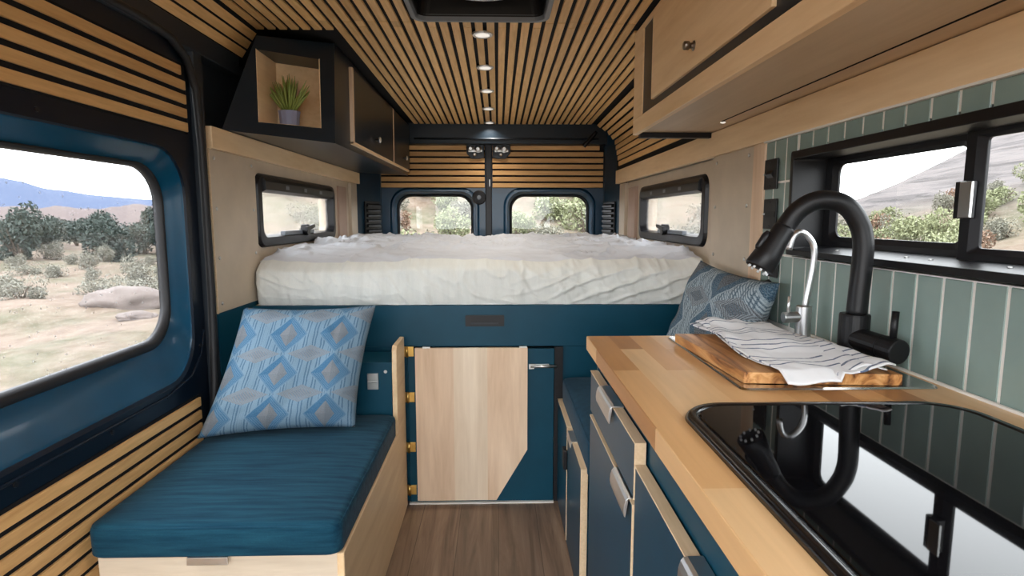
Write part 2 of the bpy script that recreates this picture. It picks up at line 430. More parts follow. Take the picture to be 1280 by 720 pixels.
# left cove, three battens
for i in range(3):
    t = (i + .5) / 3
    c = Vector((lerp(-.912, -.975, t), 0, lerp(1.868, 1.772, t)))
    d = Vector((-.063, 0, -.096)).normalized()
    slat(mb, (c.x, YF, c.z), (c.x, 2.33, c.z), d * .0155, Vector((d.z, 0, -d.x)) * 1.0)
# right cove and upper wall behind the overhead cupboard
prof = [(.715, 1.866), (.79, 1.80), (.832, 1.725), (.836, 1.495)]
run = []
acc = 0
for (a, b) in zip(prof, prof[1:]):
    L = math.hypot(b[0] - a[0], b[1] - a[1]); s = 0.0
    run.append((a, b, L))
tot = sum(r[2] for r in run); d0 = .022
while d0 < tot - .012:
    q = d0
    for a, b, L in run:
        if q <= L: break
        q -= L
    t = q / L; c = Vector((lerp(a[0], b[0], t), 0, lerp(a[1], b[1], t)))
    d = Vector((b[0] - a[0], 0, b[1] - a[1])).normalized()
    zdrop = .03 * max(0, c.z - 1.49) / .38
    slat(mb, (c.x, 2.305, c.z), (c.x, 4.02 + (c.z - 1.49) * .75, c.z - zdrop), d * .0150, Vector((-d.z, 0, d.x)))
    d0 += pitch
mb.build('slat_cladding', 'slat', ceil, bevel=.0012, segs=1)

# ------------------------------------------------------------------ roof vent
v = thing('roof_vent', (-.06, 1.92, 1.85), 'grey framed roof vent fan set in the slatted ceiling ahead of the light row', 'roof vent')
lp = lambda e, r: rr(VX0 - e, VX1 + e, VY0 - e, VY1 + e, r)
MB().loft([Z(1.872, lp(0, .05)), Z(1.853, lp(-.004, .05)), Z(1.8525, lp(-.020, .040)), Z(1.872, lp(-.026, .036)), Z(1.876, lp(-.026, .036))], ring=True).build('flange', 'grey_plastic', v, smooth=False, bevel=.002)
MB().loft([Z(1.866, lp(-.025, .036)), Z(1.933, lp(-.035, .04)), Z(1.934, lp(-.02, .04))], cap=False).build('shaft', 'black_plastic', v)
MB().loft([Z(1.931, lp(-.05, .04)), Z(1.934, lp(-.05, .04))], cap=True).build('lid', 'black_plastic', v)
MB().lathe((-.045, 1.882, 1.880), [(.04, .006), (.13, .0), (.150, .004), (.155, .012), (.150, .02), (.05, .026)]).build('fan_hub', 'white_plastic', v, smooth=True)
mb = MB()
for k in range(6):
    a = k * PI / 3
    d, e = Vector((math.cos(a), math.sin(a), 0)), Vector((-math.sin(a), math.cos(a), 0))
    c = Vector((-.045, 1.882, 1.912))
    mb.poly([c + d * .05 - e * .02, c + d * .17 - e * .04, c + d * .17 + e * .04 + Vector((0, 0, .012)), c + d * .05 + e * .02 + Vector((0, 0, .008))], (0, 0, .003))
mb.build('fan_blade', 'black_plastic', v)
MB().cyl((-.125, 1.955, 1.868), (-.125, 1.955, 1.93), .012).build('crank', 'white_plastic', v)

# ------------------------------------------------------------------ recessed lights
LY = [2.335, 2.80, 3.27, 3.745, 4.235]
LL = ['nearest the roof vent, first of the row', 'second along from the roof vent', 'middle one of the row of five', 'next to last in the row towards the rear doors', 'last of the row, beside the rear door header']
first = None
for i, y in enumerate(LY):
    z = cz(y)
    if first is None:
        t = thing('recessed_light', (-.056, y, z), '', 'ceiling light', 'recessed lights along the ceiling')
        MB().lathe((-.056, y, z), [(.030, .003), (.041, .003), (.042, 0), (.037, -.006), (.028, -.004)]).build('trim_ring', 'chrome', t, smooth=True)
        MB().lathe((-.056, y, z), [(.0275, .002), (.0275, -.0045), (.020, -.0065), (.004, -.007)]).build('lens', 'lens', t, smooth=True)
        first = t
    else:
        t = first.copy(); COL.objects.link(t); t.location = (-.056, y, z)
        for ch in first.children:
            c = ch.copy(); COL.objects.link(c); c.parent = t
    t['label'] = 'round chrome recessed ceiling light, ' + LL[i]
    la = bpy.data.lights.new('downlight_glow', 'AREA'); la.shape = 'DISK'; la.size = .05; la.energy = 1.3; la.color = (1, .93, .84); la.spread = 2.3
    lo = bpy.data.objects.new('downlight_glow', la); COL.objects.link(lo); lo.location = (-.056, y, z - .012)

# ------------------------------------------------------------------ left: sliding door
d1 = struct('door_1')
DX = -.985
SE = dict(seg=8)
hole = lambda e, r=.11: rr(.62 - e, 1.822 + (e * .45 if e > 0 else e), .802 - (e * 1.15 if e > 0 else e), 1.318 + (e * .5 if e > 0 else e), r + max(0, e) * .25, 8)
outer = rr(YF, 1.945, 0.0, 1.70, .10, 8)
# inner skin, the pressed channel round the window, and the glass seat
MB().loft([X(DX, outer), X(DX, hole(.125)), X(DX - .006, hole(.116))]).build('door_skin', 'dark_paint', d1, smooth=False)
MB().loft([X(DX - .006, hole(.116)), X(DX - .012, hole(.108)), X(DX - .026, hole(.060)), X(DX - .048, hole(.020))]).build('window_channel', 'blue_paint', d1, smooth=True)
MB().loft([X(DX - .048, hole(.024)), X(DX - .043, hole(.016)), X(DX - .046, hole(.004)), X(DX - .058, hole(-.002)), X(DX - .07, hole(-.002)), X(DX - .07, hole(.024))], ring=True).build('gasket', 'rubber', d1, smooth=True)
MB().loft([X(DX - .060, hole(.004)), X(DX - .064, hole(.004))], cap=True).build('glass', 'pane_dust', d1)
# outer skin so the door has depth
MB().loft([X(DX - .075, outer), X(DX - .075, hole(.01))]).build('outer_skin', 'dark_paint', d1)
mb = MB()
for i in range(5):
    zc = 1.4520 + i * .0425
    mb.box(DX, DX + .009, YF, 1.905 - (.02 if i == 4 else 0), zc - .0140, zc + .0140)
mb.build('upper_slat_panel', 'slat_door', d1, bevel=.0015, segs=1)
MB().box(DX - .002, DX + .003, YF, 1.91, 1.432, 1.645).build('upper_panel_backing', 'black_backing', d1)
mb = MB()
for i in range(13):
    zc = .571 - i * .0432
    mb.box(DX, DX + .010, YF, 1.872, zc - .0150, zc + .0150)
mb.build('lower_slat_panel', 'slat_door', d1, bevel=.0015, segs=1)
MB().box(DX - .002, DX + .003, YF, 1.88, 0.02, .595).build('lower_panel_backing', 'black_backing', d1)
# rounded rib along the bottom of the window and the lip of the door
MB().tube([(DX + .002, YF, .640), (DX + .002, 1.70, .640), (DX + .002, 1.84, .665), (DX + .002, 1.905, .72), (DX + .002, 1.93, .80)], .004, 8).build('pressed_rib', 'dark_paint', d1, smooth=True)
mb = MB()
for (yy, zz) in ((1.15, .63), (1.45, .625), (1.70, .64), (1.905, .75), (1.30, 1.40)):
    mb.cyl((DX, yy, zz), (DX + .004, yy, zz), .006, n=10)
mb.build('fixing_plug', 'black_plastic', d1)
# the door-frame seal
MB().tube([(-.975, YF, 1.715), (-.975, 1.70, 1.715), (-.973, 1.83, 1.705), (-.972, 1.91, 1.665), (-.970, 1.955, 1.58), (-.968, 1.965, 1.40), (-.966, 1.965, .9), (-.966, 1.95, .62), (-.966, 1.93, .5), (-.966, 1.93, .05)], .013, 12).build('rubber_seal', 'rubber', d1, smooth=True)

# ------------------------------------------------------------------ left wall
wl = struct('wall_left')
mb = MB()
mb.box(-1.06, -.972, YF, 2.30, 1.70, 1.772)          # header over the door
mb.box(-1.06, -.975, 1.962, 2.016, 0, 1.772)         # pillar behind the door
mb.box(-1.06, -1.02, 2.0, 4.5, 1.33, 1.95)
mb.build('charcoal_frame', 'charcoal', wl, bevel=.004)
MB().box(-1.06, -.972, 2.016, 4.1, 0, .838).build('lower_panel', 'navy_lam', wl)
BWY0, BWY1, BWZ0, BWZ1 = 2.43, 3.50, 1.075, 1.325
MB().box(-1.0, -.970, 2.014, 2.385, .838, 1.402).build('near_panel', 'veneer', wl, bevel=.003)
MB().box(-1.0, -.969, 2.010, 2.016, .838, 1.402).build('panel_edge', 'edge', wl)
hl = rr(BWY0, BWY1, BWZ0, BWZ1, .05)
def wall_ring(x0, x1, y0, y1, z0, z1):
    o = rr(y0, y1, z0, z1, .002)
    return MB().loft([X(x0, o), X(x0, hl), X(x1, hl), X(x1, o)], ring=True)
wall_ring(-.985, -1.06, 2.38, 4.06, .838, 1.402).build('window_panel', 'veneer', wl)
MB().box(-.987, -.972, 3.62, 3.80, .9, 1.362).build('rose_board', 'pinkboard', wl, bevel=.002)
MB().box(-.987, -.966, 3.90, 4.06, .9, 1.40).build('end_panel', 'veneer', wl, bevel=.003)
def screws(root, pts, dx, name='screw_head'):
    for (xx, yy, zz) in pts:
        MB().lathe((xx, yy, zz), [(.0065, 0), (.006, .0025), (.002, .0035)], (dx, 0, 0), 10).build(name, 'zinc', root, smooth=True)
screws(wl, [(-.97, yy, zz) for yy in (2.045, 2.352) for zz in (.87, 1.03, 1.20, 1.372)], 1)
t1 = tag(MB().box(-.985, -.958, 2.020, 4.25, 1.402, 1.476).build('trim_1', 'maple', bevel=.002), kind='structure')

# ------------------------------------------------------------------ right wall
wr = struct('wall_right')
mb = MB()
mb.box(.845, .96, YF, 1.9, 0, 1.06); mb.box(.845, .96, YF, 1.9, 1.36, 1.49)
mb.box(.845, .96, 1.625, 1.9, 1.06, 1.36); mb.box(.845, .96, YF, .40, 1.06, 1.36)
mb.box(.90, .96, 1.9, 4.5, 1.33, 1.95)
mb.build('wall_board', 'grout', wr)
MB().box(.8350, .845, YF, 1.815, .858, 1.060).box(.8350, .845, YF, 1.815, 1.36, 1.402).box(.8350, .845, 1.628, 1.815, 1.06, 1.36).box(.8350, .845, YF, .39, 1.06, 1.36).build('grout_bed', 'grout', wr)
mb = MB()
WY0, WY1, WZ0, WZ1 = .42, 1.630, 1.066, 1.352
rows = [(.640, .8455), (.851, 1.0575), (1.0640, 1.2710), (1.2775, 1.3975)]
yy = 1.478 - 40 * .0700
while yy < 1.815:
    a, b = yy + .0032, min(yy + .0668, 1.813)
    if a < YF: yy += .07; continue
    for z0, z1 in rows:
        if z1 < .86: continue
        z0 = max(z0, .859)
        zs = [(z0, z1)]
        aa, bb = a, b
        if b > WY0 and a < WY1 and z1 > WZ0 and z0 < WZ1:
            if b > WY1 + .012:
                aa = max(a, WY1)
            else:
                zs = [(p, q) for p, q in ((z0, min(z1, WZ0)), (max(z0, WZ1), z1)) if q - p > .01]
        for p, q in zs: mb.box(.8335, .8375, aa, bb, p, q)
    yy += .07
mb.build('tile', 'tile', wr, bevel=.0012, segs=1)
MB().box(.828, .86, 1.815, 1.895, .55, 1.402).build('maple_post', 'maple_z', wr, bevel=.002)
MB().box(.834, .86, 1.890, 2.262, .55, 1.402).build('near_panel', 'veneer', wr, bevel=.003)
MB().box(.845, .96, 1.895, 4.1, 0, .80).build('lower_panel', 'navy_lam', wr)
wall_ring(.872, .96, 2.26, 4.06, .80, 1.402).build('window_panel', 'veneer', wr)
MB().box(.852, .873, 3.62, 3.80, .9, 1.362).build('rose_board', 'pinkboard', wr, bevel=.002)
MB().box(.848, .875, 3.90, 4.06, .9, 1.40).build('end_panel', 'veneer', wr, bevel=.003)
screws(wr, [(.834, yy, zz) for yy in (1.94, 2.225) for zz in (1.03, 1.21, 1.375)], -1)
t2 = tag(MB().box(.822, .85, YF, 4.08, 1.402, 1.492).build('trim_2', 'maple', bevel=.002), kind='structure')
MB().box(.8235, .84, YF, 1.815, 1.3975, 1.4035).build('trim_3', 'grout')
bpy.data.objects['trim_3']['kind'] = 'structure'
tag(MB().box(.822, .8305, YF, 1.498, .858, .8645).build('trim_4', 'grout', bevel=.002), kind='structure')

# ------------------------------------------------------------------ kitchen window
w1 = struct('window_1')
of = rr(WY0, WY1, WZ0, WZ1, .006); inn = rr(WY0 + .022, WY1 - .022, WZ0 + .016, WZ1 - .022, .006)
MB().loft([X(.845, of), X(.818, of), X(.815, inn), X(.830, inn), X(.94, inn), X(.94, of)], ring=True).build('surround', 'black_matte', w1, bevel=.002)
# sill slope
MB().poly([(.828, WY0 + .022, WZ0 + .016), (.935, WY0 + .022, WZ0 + .016), (.935, WY0 + .022, WZ0 + .030)], (0, WY1 - WY0 - .044, 0)).build('sill', 'black_plastic', w1)
def sash(y0, y1, z0, z1, x, wL, wR, wB, wT, r):
    o = rr(y0, y1, z0, z1, .004); i = rr(y0 + wR, y1 - wL, z0 + wB, z1 - wT, r)
    ob = MB().loft([X(x, o), X(x - .014, o), X(x - .014, rr(y0 + wR * .6, y1 - wL * .6, z0 + wB * .6, z1 - wT * .6, r)), X(x - .006, i), X(x, i)], ring=True).build('sash', 'black_plastic', w1, bevel=.001)
    MB().box(x - .004, x - .001, y0 + wR * .5, y1 - wL * .5, z0 + wB * .5, z1 - wT * .5).build('pane', 'pane', ob)
sash(1.095, 1.605, 1.085, 1.332, .922, .045, .032, .034, .022, .022)
sash(.46, 1.105, 1.085, 1.332, .905, .040, .03, .028, .016, .006)
lt = MB().box(.872, .893, 1.072, 1.100, 1.168, 1.238).build('latch', 'black_plastic', w1, bevel=.002)
MB().box(.868, .873, 1.056, 1.084, 1.170, 1.236).build('latch_plate', 'zinc', lt, bevel=.001)
mb = MB()
for yy in (1.45, 1.20, 1.13, .95): mb.cyl((.86, yy, 1.086), (.86, yy, 1.0885), .004, n=8)
mb.build('screw_head', 'zinc', w1)

# ------------------------------------------------------------------ bed side windows
def bed_window(nm, x, s):
    """s = +1 looks out to +x"""
    w = struct(nm)
    o = rr(BWY0 - .03, BWY1 + .03, BWZ0 - .03, BWZ1 + .028, .06); i = rr(BWY0 + .01, BWY1 - .012, BWZ0 + .012, BWZ1 - .012, .045)
    i2 = rr(BWY0 + .02, BWY1 - .022, BWZ0 + .022, BWZ1 - .022, .04)
    MB().loft([X(x, o), X(x - s * .016, rr(BWY0 - .024, BWY1 + .024, BWZ0 - .024, BWZ1 + .022, .058)), X(x - s * .018, i), X(x + s * .03, i2), X(x + s * .04, o)], ring=True).build('frame', 'black_plastic', w, smooth=False, bevel=.002)
    # blind cassette along the top
    MB().poly([(x - s * .018, BWY0 + .02, BWZ1 + .012), (x - s * .030, BWY0 + .02, BWZ1 - .005), (x - s * .030, BWY0 + .02, BWZ1 - .040), (x - s * .012, BWY0 + .02, BWZ1 - .050), (x + s * .01, BWY0 + .02, BWZ1 - .050), (x + s * .01, BWY0 + .02, BWZ1 + .012)], (0, BWY1 - BWY0 - .09, 0)).build('blind_cassette', 'black_plastic', w, bevel=.002)
    for yy in (BWY0 + .25, BWY0 + .5, BWY0 + .75):
        MB().box(min(x - s * .031, x - s * .028), max(x - s * .031, x - s * .028), yy, yy + .04, BWZ1 - .030, BWZ1 - .014).build('clip', 'grey_plastic', w)
    MB().box(min(x + s * .018, x + s * .022), max(x + s * .018, x + s * .022), BWY0 + .005, BWY1 - .005, BWZ0 + .005, BWZ1 - .005).build('pane', 'pane_acrylic', w)
    yc = 2.96
    MB().box(min(x - s * .012, x + s * .012), max(x - s * .012, x + s * .012), yc - .26, yc + .16, BWZ0 + .014, BWZ0 + .034).build('stay_bar', 'grey_plastic', w, bevel=.003)
    h = MB().cyl((x, yc, BWZ0 + .034), (x - s * .035, yc, BWZ0 + .034), .028).build('catch', 'black_plastic', w, bevel=.003)
    MB().poly([(x - s * .03, yc - .05, BWZ0 + .05), (x - s * .03, yc + .07, BWZ0 + .062), (x - s * .03, yc + .07, BWZ0 + .045), (x - s * .03, yc - .05, BWZ0 + .025)], (-s * .016, 0, 0)).build('lever', 'black_plastic', h, bevel=.003)
bed_window('window_2', -.985, -1)
bed_window('window_3', .872, 1)

# ------------------------------------------------------------------ rear wall and doors
wrr = struct('wall_rear')
mb = MB()
mb.loft([Y(4.30, [(-.92, 1.86), (.70, 1.86), (.80, 1.80), (.84, 1.70), (.80, 1.70), (-.92, 1.70)]), Y(4.45, [(-.92, 1.86), (.70, 1.86), (.80, 1.80), (.84, 1.70), (.80, 1.70), (-.92, 1.70)])], cap=True)
mb.poly([(-1.0, 4.08, 0), (-1.0, 4.08, 1.84), (-.97, 4.08, 1.84), (-.93, 4.30, 1.84), (-.90, 4.30, 0)], (-.12, .0, 0)) if False else None
mb.build('header', 'navy_cab', wrr, bevel=.01)
# D pillars, splayed
MB().poly([(-1.04, 4.06, 0), (-.985, 4.06, 0), (-.86, 4.33, 0), (-.86, 4.40, 0), (-1.04, 4.40, 0)], (0, 0, 1.84)).build('pillar', 'pillar_blue', wrr, bevel=.01)
MB().poly([(.94, 4.06, 0), (.872, 4.06, 0), (.792, 4.33, 0), (.792, 4.40, 0), (.94, 4.40, 0)], (0, 0, 1.84)).build('pillar', 'pillar_blue', wrr, bevel=.01)
MB().tube([(-.60, 4.296, 1.735), (.735, 4.296, 1.735)], .008, 8).build('header_rod', 'charcoal', wrr, smooth=True)
MB().box(-1.06, .96, 4.40, 4.5, 0, .60).build('sill_panel', 'dark_paint', wrr)
def rear_door(nm, x0, x1, wx0, wx1, sx):
    d = struct(nm); y = 4.385
    hol = lambda e: rr(wx0 - e, wx1 + e, .90 - e, 1.332 + e, .095 + max(0, e) * .7)
    MB().loft([Y(y, rr(x0, x1, .30, 1.72, .03)), Y(y, hol(.058)), Y(y - .012, hol(.045)), Y(y - .012, hol(.03)), Y(y + .012, hol(.016)), Y(y + .05, hol(.004)), Y(y + .05, rr(x0, x1, .30, 1.72, .03))], ring=True).build('door_skin', 'blue_door' if False else 'dark_blue', d, bevel=.002)
    MB().loft([Y(y + .030, hol(.014)), Y(y + .026, hol(.006)), Y(y + .034, hol(-.006)), Y(y + .052, hol(-.006)), Y(y + .052, hol(.014))], ring=True).build('gasket', 'rubber', d)
    MB().loft([Y(y + .045, hol(-.002)), Y(y + .049, hol(-.002))], cap=True).build('glass', 'pane', d)
    mb = MB()
    for i in range(7):
        zc = 1.408 + i * .0455
        cut = .03 if (i == 6) else 0
        a, b = x0 + .008, x1 - .008
        if sx > 0: b -= cut
        mb.box(a, b, y - .016, y - .004, zc - .0160, zc + .0160)
    mb.build('slat_panel', 'slat_x', d, bevel=.0015, segs=1)
    MB().box(x0 + .006, x1 - .006, y - .006, y - .001, 1.388, 1.708).build('panel_backing', 'black_backing', d)
    # latch gear at the top of the meeting edge
    c = x1 - .075 if sx < 0 else x0 + .075
    MB().poly([(c - .065, y - .03, 1.735), (c + .065, y - .03, 1.735), (c + .065, y - .03, 1.61), (c + .03, y - .03, 1.60), (c - .03, y - .03, 1.60), (c - .065, y - .03, 1.64)] if sx < 0 else
              [(c - .065, y - .03, 1.735), (c + .065, y - .03, 1.735), (c + .065, y - .03, 1.64), (c + .03, y - .03, 1.60), (c - .03, y - .03, 1.60), (c - .065, y - .03, 1.61)], (0, .018, 0)).build('latch_plate', 'charcoal', d, bevel=.004)
    mb = MB()
    for (dx, dz, r) in ((-.035, 1.672, .022), (.02, 1.668, .026), (-.005, 1.63, .012)):
        mb.lathe((c + dx, y - .031, dz), [(r, 0), (r, .010), (r * .5, .018)], (0, -1, 0), 14)
    mb.box(c - .05, c + .05, y - .042, y - .03, 1.648, 1.662)
    mb.build('latch_gear', 'zinc', d)
    return d
M['dark_blue'] = plain('rear_door_paint', (.005, .036, .075), .32, 0, .35, .2)
d2 = rear_door('door_2', -.872, -.087, -.742, -.195, -1)
d3 = rear_door('door_3', -.045, .795, .103, .678, 1)
MB().box(-.090, -.042, 4.37, 4.44, .30, 1.76).build('meeting_strip', 'black_plastic', d2, bevel=.006)
MB().box(-.060, -.056, 4.362, 4.37, 1.40, 1.45).build('strip_clip', 'zinc', d2)
k = thing('round_knob', (.06 - .22, 4.36, 1.28), 'round black plastic knob on the left rear door beside its window', 'knob')
# the knob sits by the upper inner corner of the left window
k.location = (-.14, 4.36, 1.275); WORLD[k.name] = Vector(k.location)
MB().lathe((-.137, 4.373, 1.318), [(.052, 0), (.052, .012), (.046, .020), (.020, .024)], (0, -1, 0)).build('disc', 'black_plastic', k, smooth=False)
MB().lathe((-.137, 4.350, 1.318), [(.016, 0), (.016, .014), (.012, .018)], (0, -1, 0)).build('button', 'grey_plastic', k)
for side, xx in (('left', -.925), ('right', .835)):
    s = -1 if side == 'left' else 1
    g = thing('air_vent', (xx, 4.2, 1.0), 'black louvred plastic air vent on the %s rear pillar beside the bed' % side, 'air vent', 'louvred vents on the rear pillars')
    # face follows the splay of the pillar
    a = Vector((-.985, 4.06, 0)) if s < 0 else Vector((.872, 4.06, 0)); b = Vector((-.86, 4.33, 0)) if s < 0 else Vector((.792, 4.33, 0))
    d = (b - a).normalized(); n = Vector((d.y, -d.x, 0)) * (1 if s < 0 else -1)
    p, q = a + d * .10, a + d * .275
    mb = MB()
    mb.poly([p + n * .001 + Vector((0, 0, 1.01)), q + n * .001 + Vector((0, 0, 1.01)), q + n * .001 + Vector((0, 0, 1.285)), p + n * .001 + Vector((0, 0, 1.285))], n * .012)
    mb.build('backing', 'black_plastic', g, bevel=.004)
    mb = MB()
    for i in range(7):
        z = 1.032 + i * .036
        mb.poly([p + n * .012 + d * .012 + Vector((0, 0, z)), p + n * .030 + d * .012 + Vector((0, 0, z - .004)), p + n * .030 + d * .012 + Vector((0, 0, z + .010)), p + n * .012 + d * .012 + Vector((0, 0, z + .022))], (q - p) - d * .024)
    mb.build('louvre', 'grey_plastic' if False else 'black_plastic', g, bevel=.002)
st = tag(MB().tube([(.715, 4.285, 1.785), (.70, 4.28, 1.765), (.64, 4.28, 1.70), (.625, 4.28, 1.685)], [.012, .014, .014, .016], 10).build('check_strap', 'black_plastic', smooth=True), 'short slanted black strap under the header at the top of the rear door', 'strap')

# ------------------------------------------------------------------ left overhead cupboard with niche
oc = thing('overhead_cabinet', (-.8, 3.3, 1.476), 'dark navy overhead cabinet with a wooden corner niche above the bed', 'cabinet')
FL, FR, TL, TR = (-.973, 2.125, 1.478), (-.660, 2.43, 1.470), (-.880, 2.237, 1.831), (-.656, 2.456, 1.867)
RL, RR_, RTL, RTR = (-.985, 4.05, 1.478), (-.648, 4.28, 1.472), (-.95, 4.05, 1.800), (-.646, 4.28, 1.836)
V3 = Vector
def face(u, v_): return V3(FL).lerp(V3(FR), u).lerp(V3(TL).lerp(V3(TR), u), v_)
op = [face(.27, .12), face(.855, .14), face(.80, .83), face(-.0 + .045, .86)]
dep = V3((0, .19, 0))
mb = MB(); bm = mb.bm
ov = [bm.verts.new(p) for p in (FL, FR, TR, TL)]; iv = [bm.verts.new(p) for p in op]
rv = [bm.verts.new(p) for p in (RL, RR_, RTR, RTL)]
for i in range(4): bm.faces.new((ov[i], ov[(i + 1) % 4], iv[(i + 1) % 4], iv[i]))
for i in range(4): bm.faces.new((ov[(i + 1) % 4], ov[i], rv[i], rv[(i + 1) % 4]))
bm.faces.new(rv)
mb.build('body', 'navy_cab', oc)
# niche lining: maple walls, open to the front
bk = [p + dep for p in op]
mb = MB()
for i in (0, 1, 3):
    a, b = op[i], op[(i + 1) % 4]; c, e = bk[(i + 1) % 4], bk[i]
    mb.bm.faces.new([mb.bm.verts.new(p) for p in (a, b, c, e)])
mb.bm.faces.new([mb.bm.verts.new(p) for p in bk])
nl = mb.build('niche', 'maple', oc, merge=.0001)
md = nl.modifiers.new('solid', 'SOLIDIFY'); md.thickness = .004; md.offset = 0
mb = MB(); mb.bm.faces.new([mb.bm.verts.new(p) for p in (op[3], op[2], bk[2], bk[3])])
nt_ = mb.build('niche_top', 'navy_cab', oc); md = nt_.modifiers.new('solid', 'SOLIDIFY'); md.thickness = .004; md.offset = 0
def side_pt(y, z):   # point on the cabinet's aisle face
    t = (y - 2.43) / (4.28 - 2.43); v_ = (z - 1.472) / .39
    return V3((lerp(lerp(-.660, -.648, t), lerp(-.656, -.646, t), v_), y, z))
def side_panel(y0, y1, z0, z1, off, th):
    mb = MB(); mb.poly([side_pt(y0, z0) + V3((off, 0, 0)), side_pt(y1, z0) + V3((off, 0, 0)), side_pt(y1, z1) + V3((off, 0, 0)), side_pt(y0, z1) + V3((off, 0, 0))], (th, 0, 0)); return mb
for (y0, y1, ky, kz) in ((2.69, 3.64, 3.14, 1.575), (3.665, 4.26, 4.02, 1.570)):
    dr = side_panel(y0, y1, 1.508, 1.825, .002, .014).build('door', 'navy_cab', oc, bevel=.002)
    side_panel(y0 - .022, y0, 1.500, 1.828, .001, .016).build('door_edge', 'maple_z', dr)
    side_panel(y0 - .022, y1, 1.496, 1.507, .001, .016).build('bottom_edge', 'maple', dr)
    c = side_pt(ky, kz) + V3((.016, 0, 0))
    MB().lathe(c, [(.006, 0), (.006, .012), (.015, .016), (.015, .024), (.008, .028)], (1, 0, 0), 14).build('knob', 'chrome', dr, smooth=True)

# plant in the niche
pc = op[0].lerp(op[1], .36) + V3((0, .085, .0035)); pz = pc.z
pl = thing('potted_plant', pc, 'spiky green succulent in a small lavender pot inside the overhead niche', 'plant')
MB().lathe(pc, [(.030, 0), (.036, .004), (.041, .052), (.043, .058), (.038, .058), (.036, .050)], n=12).build('pot', 'pot', pl, bevel=.001)
MB().lathe(pc + V3((0, 0, .046)), [(.036, 0), (.034, .006)]).build('soil', 'soil', pl)
mb = MB(); R = random.Random(3)
for k in range(64):
    a = R.uniform(0, 2 * PI); tilt = R.uniform(0.02, 1.0) ** .8 * .80; L = R.uniform(.10, .155) * (1.02 - .22 * tilt)
    d = V3((math.cos(a), math.sin(a) * .62, 0)); b0 = pc + V3((0, 0, .05)) + d * .020 * tilt
    pts = [b0 + (d * math.sin(tilt) * s + V3((0, 0, 1)) * math.cos(tilt * (.75 + .25 * s)) * s) * L for s in (0, .35, .7, 1)]
    mb.tube(pts, [.0042, .0055, .004, .0006], 5)
mb.build('spiky_leaves', 'blade', pl, smooth=True)

# ------------------------------------------------------------------ right overhead cupboard
CX, CZ = .525, 1.492
rc = thing('overhead_cupboard', (.68, 1.0, CZ), 'pale maple overhead cupboard with inset doors above the kitchen counter', 'cabinet')
MB().box(CX + .02, .845, YF, 2.285, CZ + .012, 1.864).build('carcass', 'navy_cab', rc)
MB().box(CX + .012, .835, YF, 2.275, CZ + .002, CZ + .013).build('underside', 'maple_under', rc)
MB().box(.758, .761, YF, 2.0, CZ + .0, CZ + .003).build('light_groove', 'black_backing', rc)
mb = MB()
mb.box(CX, CX + .02, YF, 2.293, CZ - .006, 1.542)          # bottom rail
mb.box(CX, CX + .02, 2.165, 2.293, 1.542, 1.864)           # end stile
mb.box(CX, CX + .02, YF, 2.175, 1.845, 1.864)              # top rail
mb.build('face_frame', 'maple', rc, bevel=.002)
MB().box(CX + .006, CX + .02, YF, 2.170, 1.540, 1.846).build('reveal', 'navy_cab', rc)
for i, (y0, y1) in enumerate(((1.145, 2.02), (.20, 1.082))):
    dr = MB().box(CX - .004, CX + .007, y0, y1, 1.568, 1.842).build('door', 'maple', rc, bevel=.002)
    if i == 0:
        MB().lathe((CX - .004, 1.590, 1.622), [(.013, 0), (.013, .002), (.0075, .003), (.0075, .012), (.0115, .014), (.0115, .026), (.009, .028)], (-1, 0, 0), 18).build('knob', 'bronze', dr, smooth=True)
MB().box(CX + .022, .84, 2.262, 2.292, CZ - .018, CZ + .002).build('end_strip', 'black_plastic', rc, bevel=.002)
ul = MB().lathe((.772, 2.02, CZ + .003), [(.009, 0), (.009, -.003), (.005, -.005)], (0, 0, 1), 14).build('lamp_dot', 'lens', rc)

# ------------------------------------------------------------------ bed
bp = thing('bed_platform', (0, 2.3, 0), 'teal navy bed platform with a recessed black pull under the mattress', 'bed')
fa = MB().box(-.968, .845, 2.292, 2.318, .655, .8225).build('fascia', 'navy_lam', bp, bevel=.002)
MB().box(-.968, .844, 2.318, 4.05, .802, .822).build('deck', 'maple', bp)
MB().box(.262, .845, 2.300, 2.318, 0, .655).build('bulkhead_panel', 'navy_lam', bp)
MB().box(-.968, -.36, 2.300, 2.318, 0, .655).build('bulkhead_panel', 'navy_lam', bp)
MB().box(.228, .262, 2.285, 2.312, 0.0, .653).build('black_track', 'black_plastic', bp)
HP = rr(-.130, .025, .738, .783, .003); HI = rr(-.110, .004, .747, .774, .003)
ph_ = MB().loft([Y(2.292, HP), Y(2.287, HP), Y(2.287, HI), Y(2.2915, HI), Y(2.2915, HP)], ring=True).build('recessed_pull', 'black_plastic', bp)
MB().loft([Y(2.2890, HI), Y(2.2915, HI)], cap=True).build('pull_well', 'rubber', ph_)
MB().box(-.108, .002, 2.286, 2.290, .748, .753).build('pull_lip', 'charcoal', ph_)

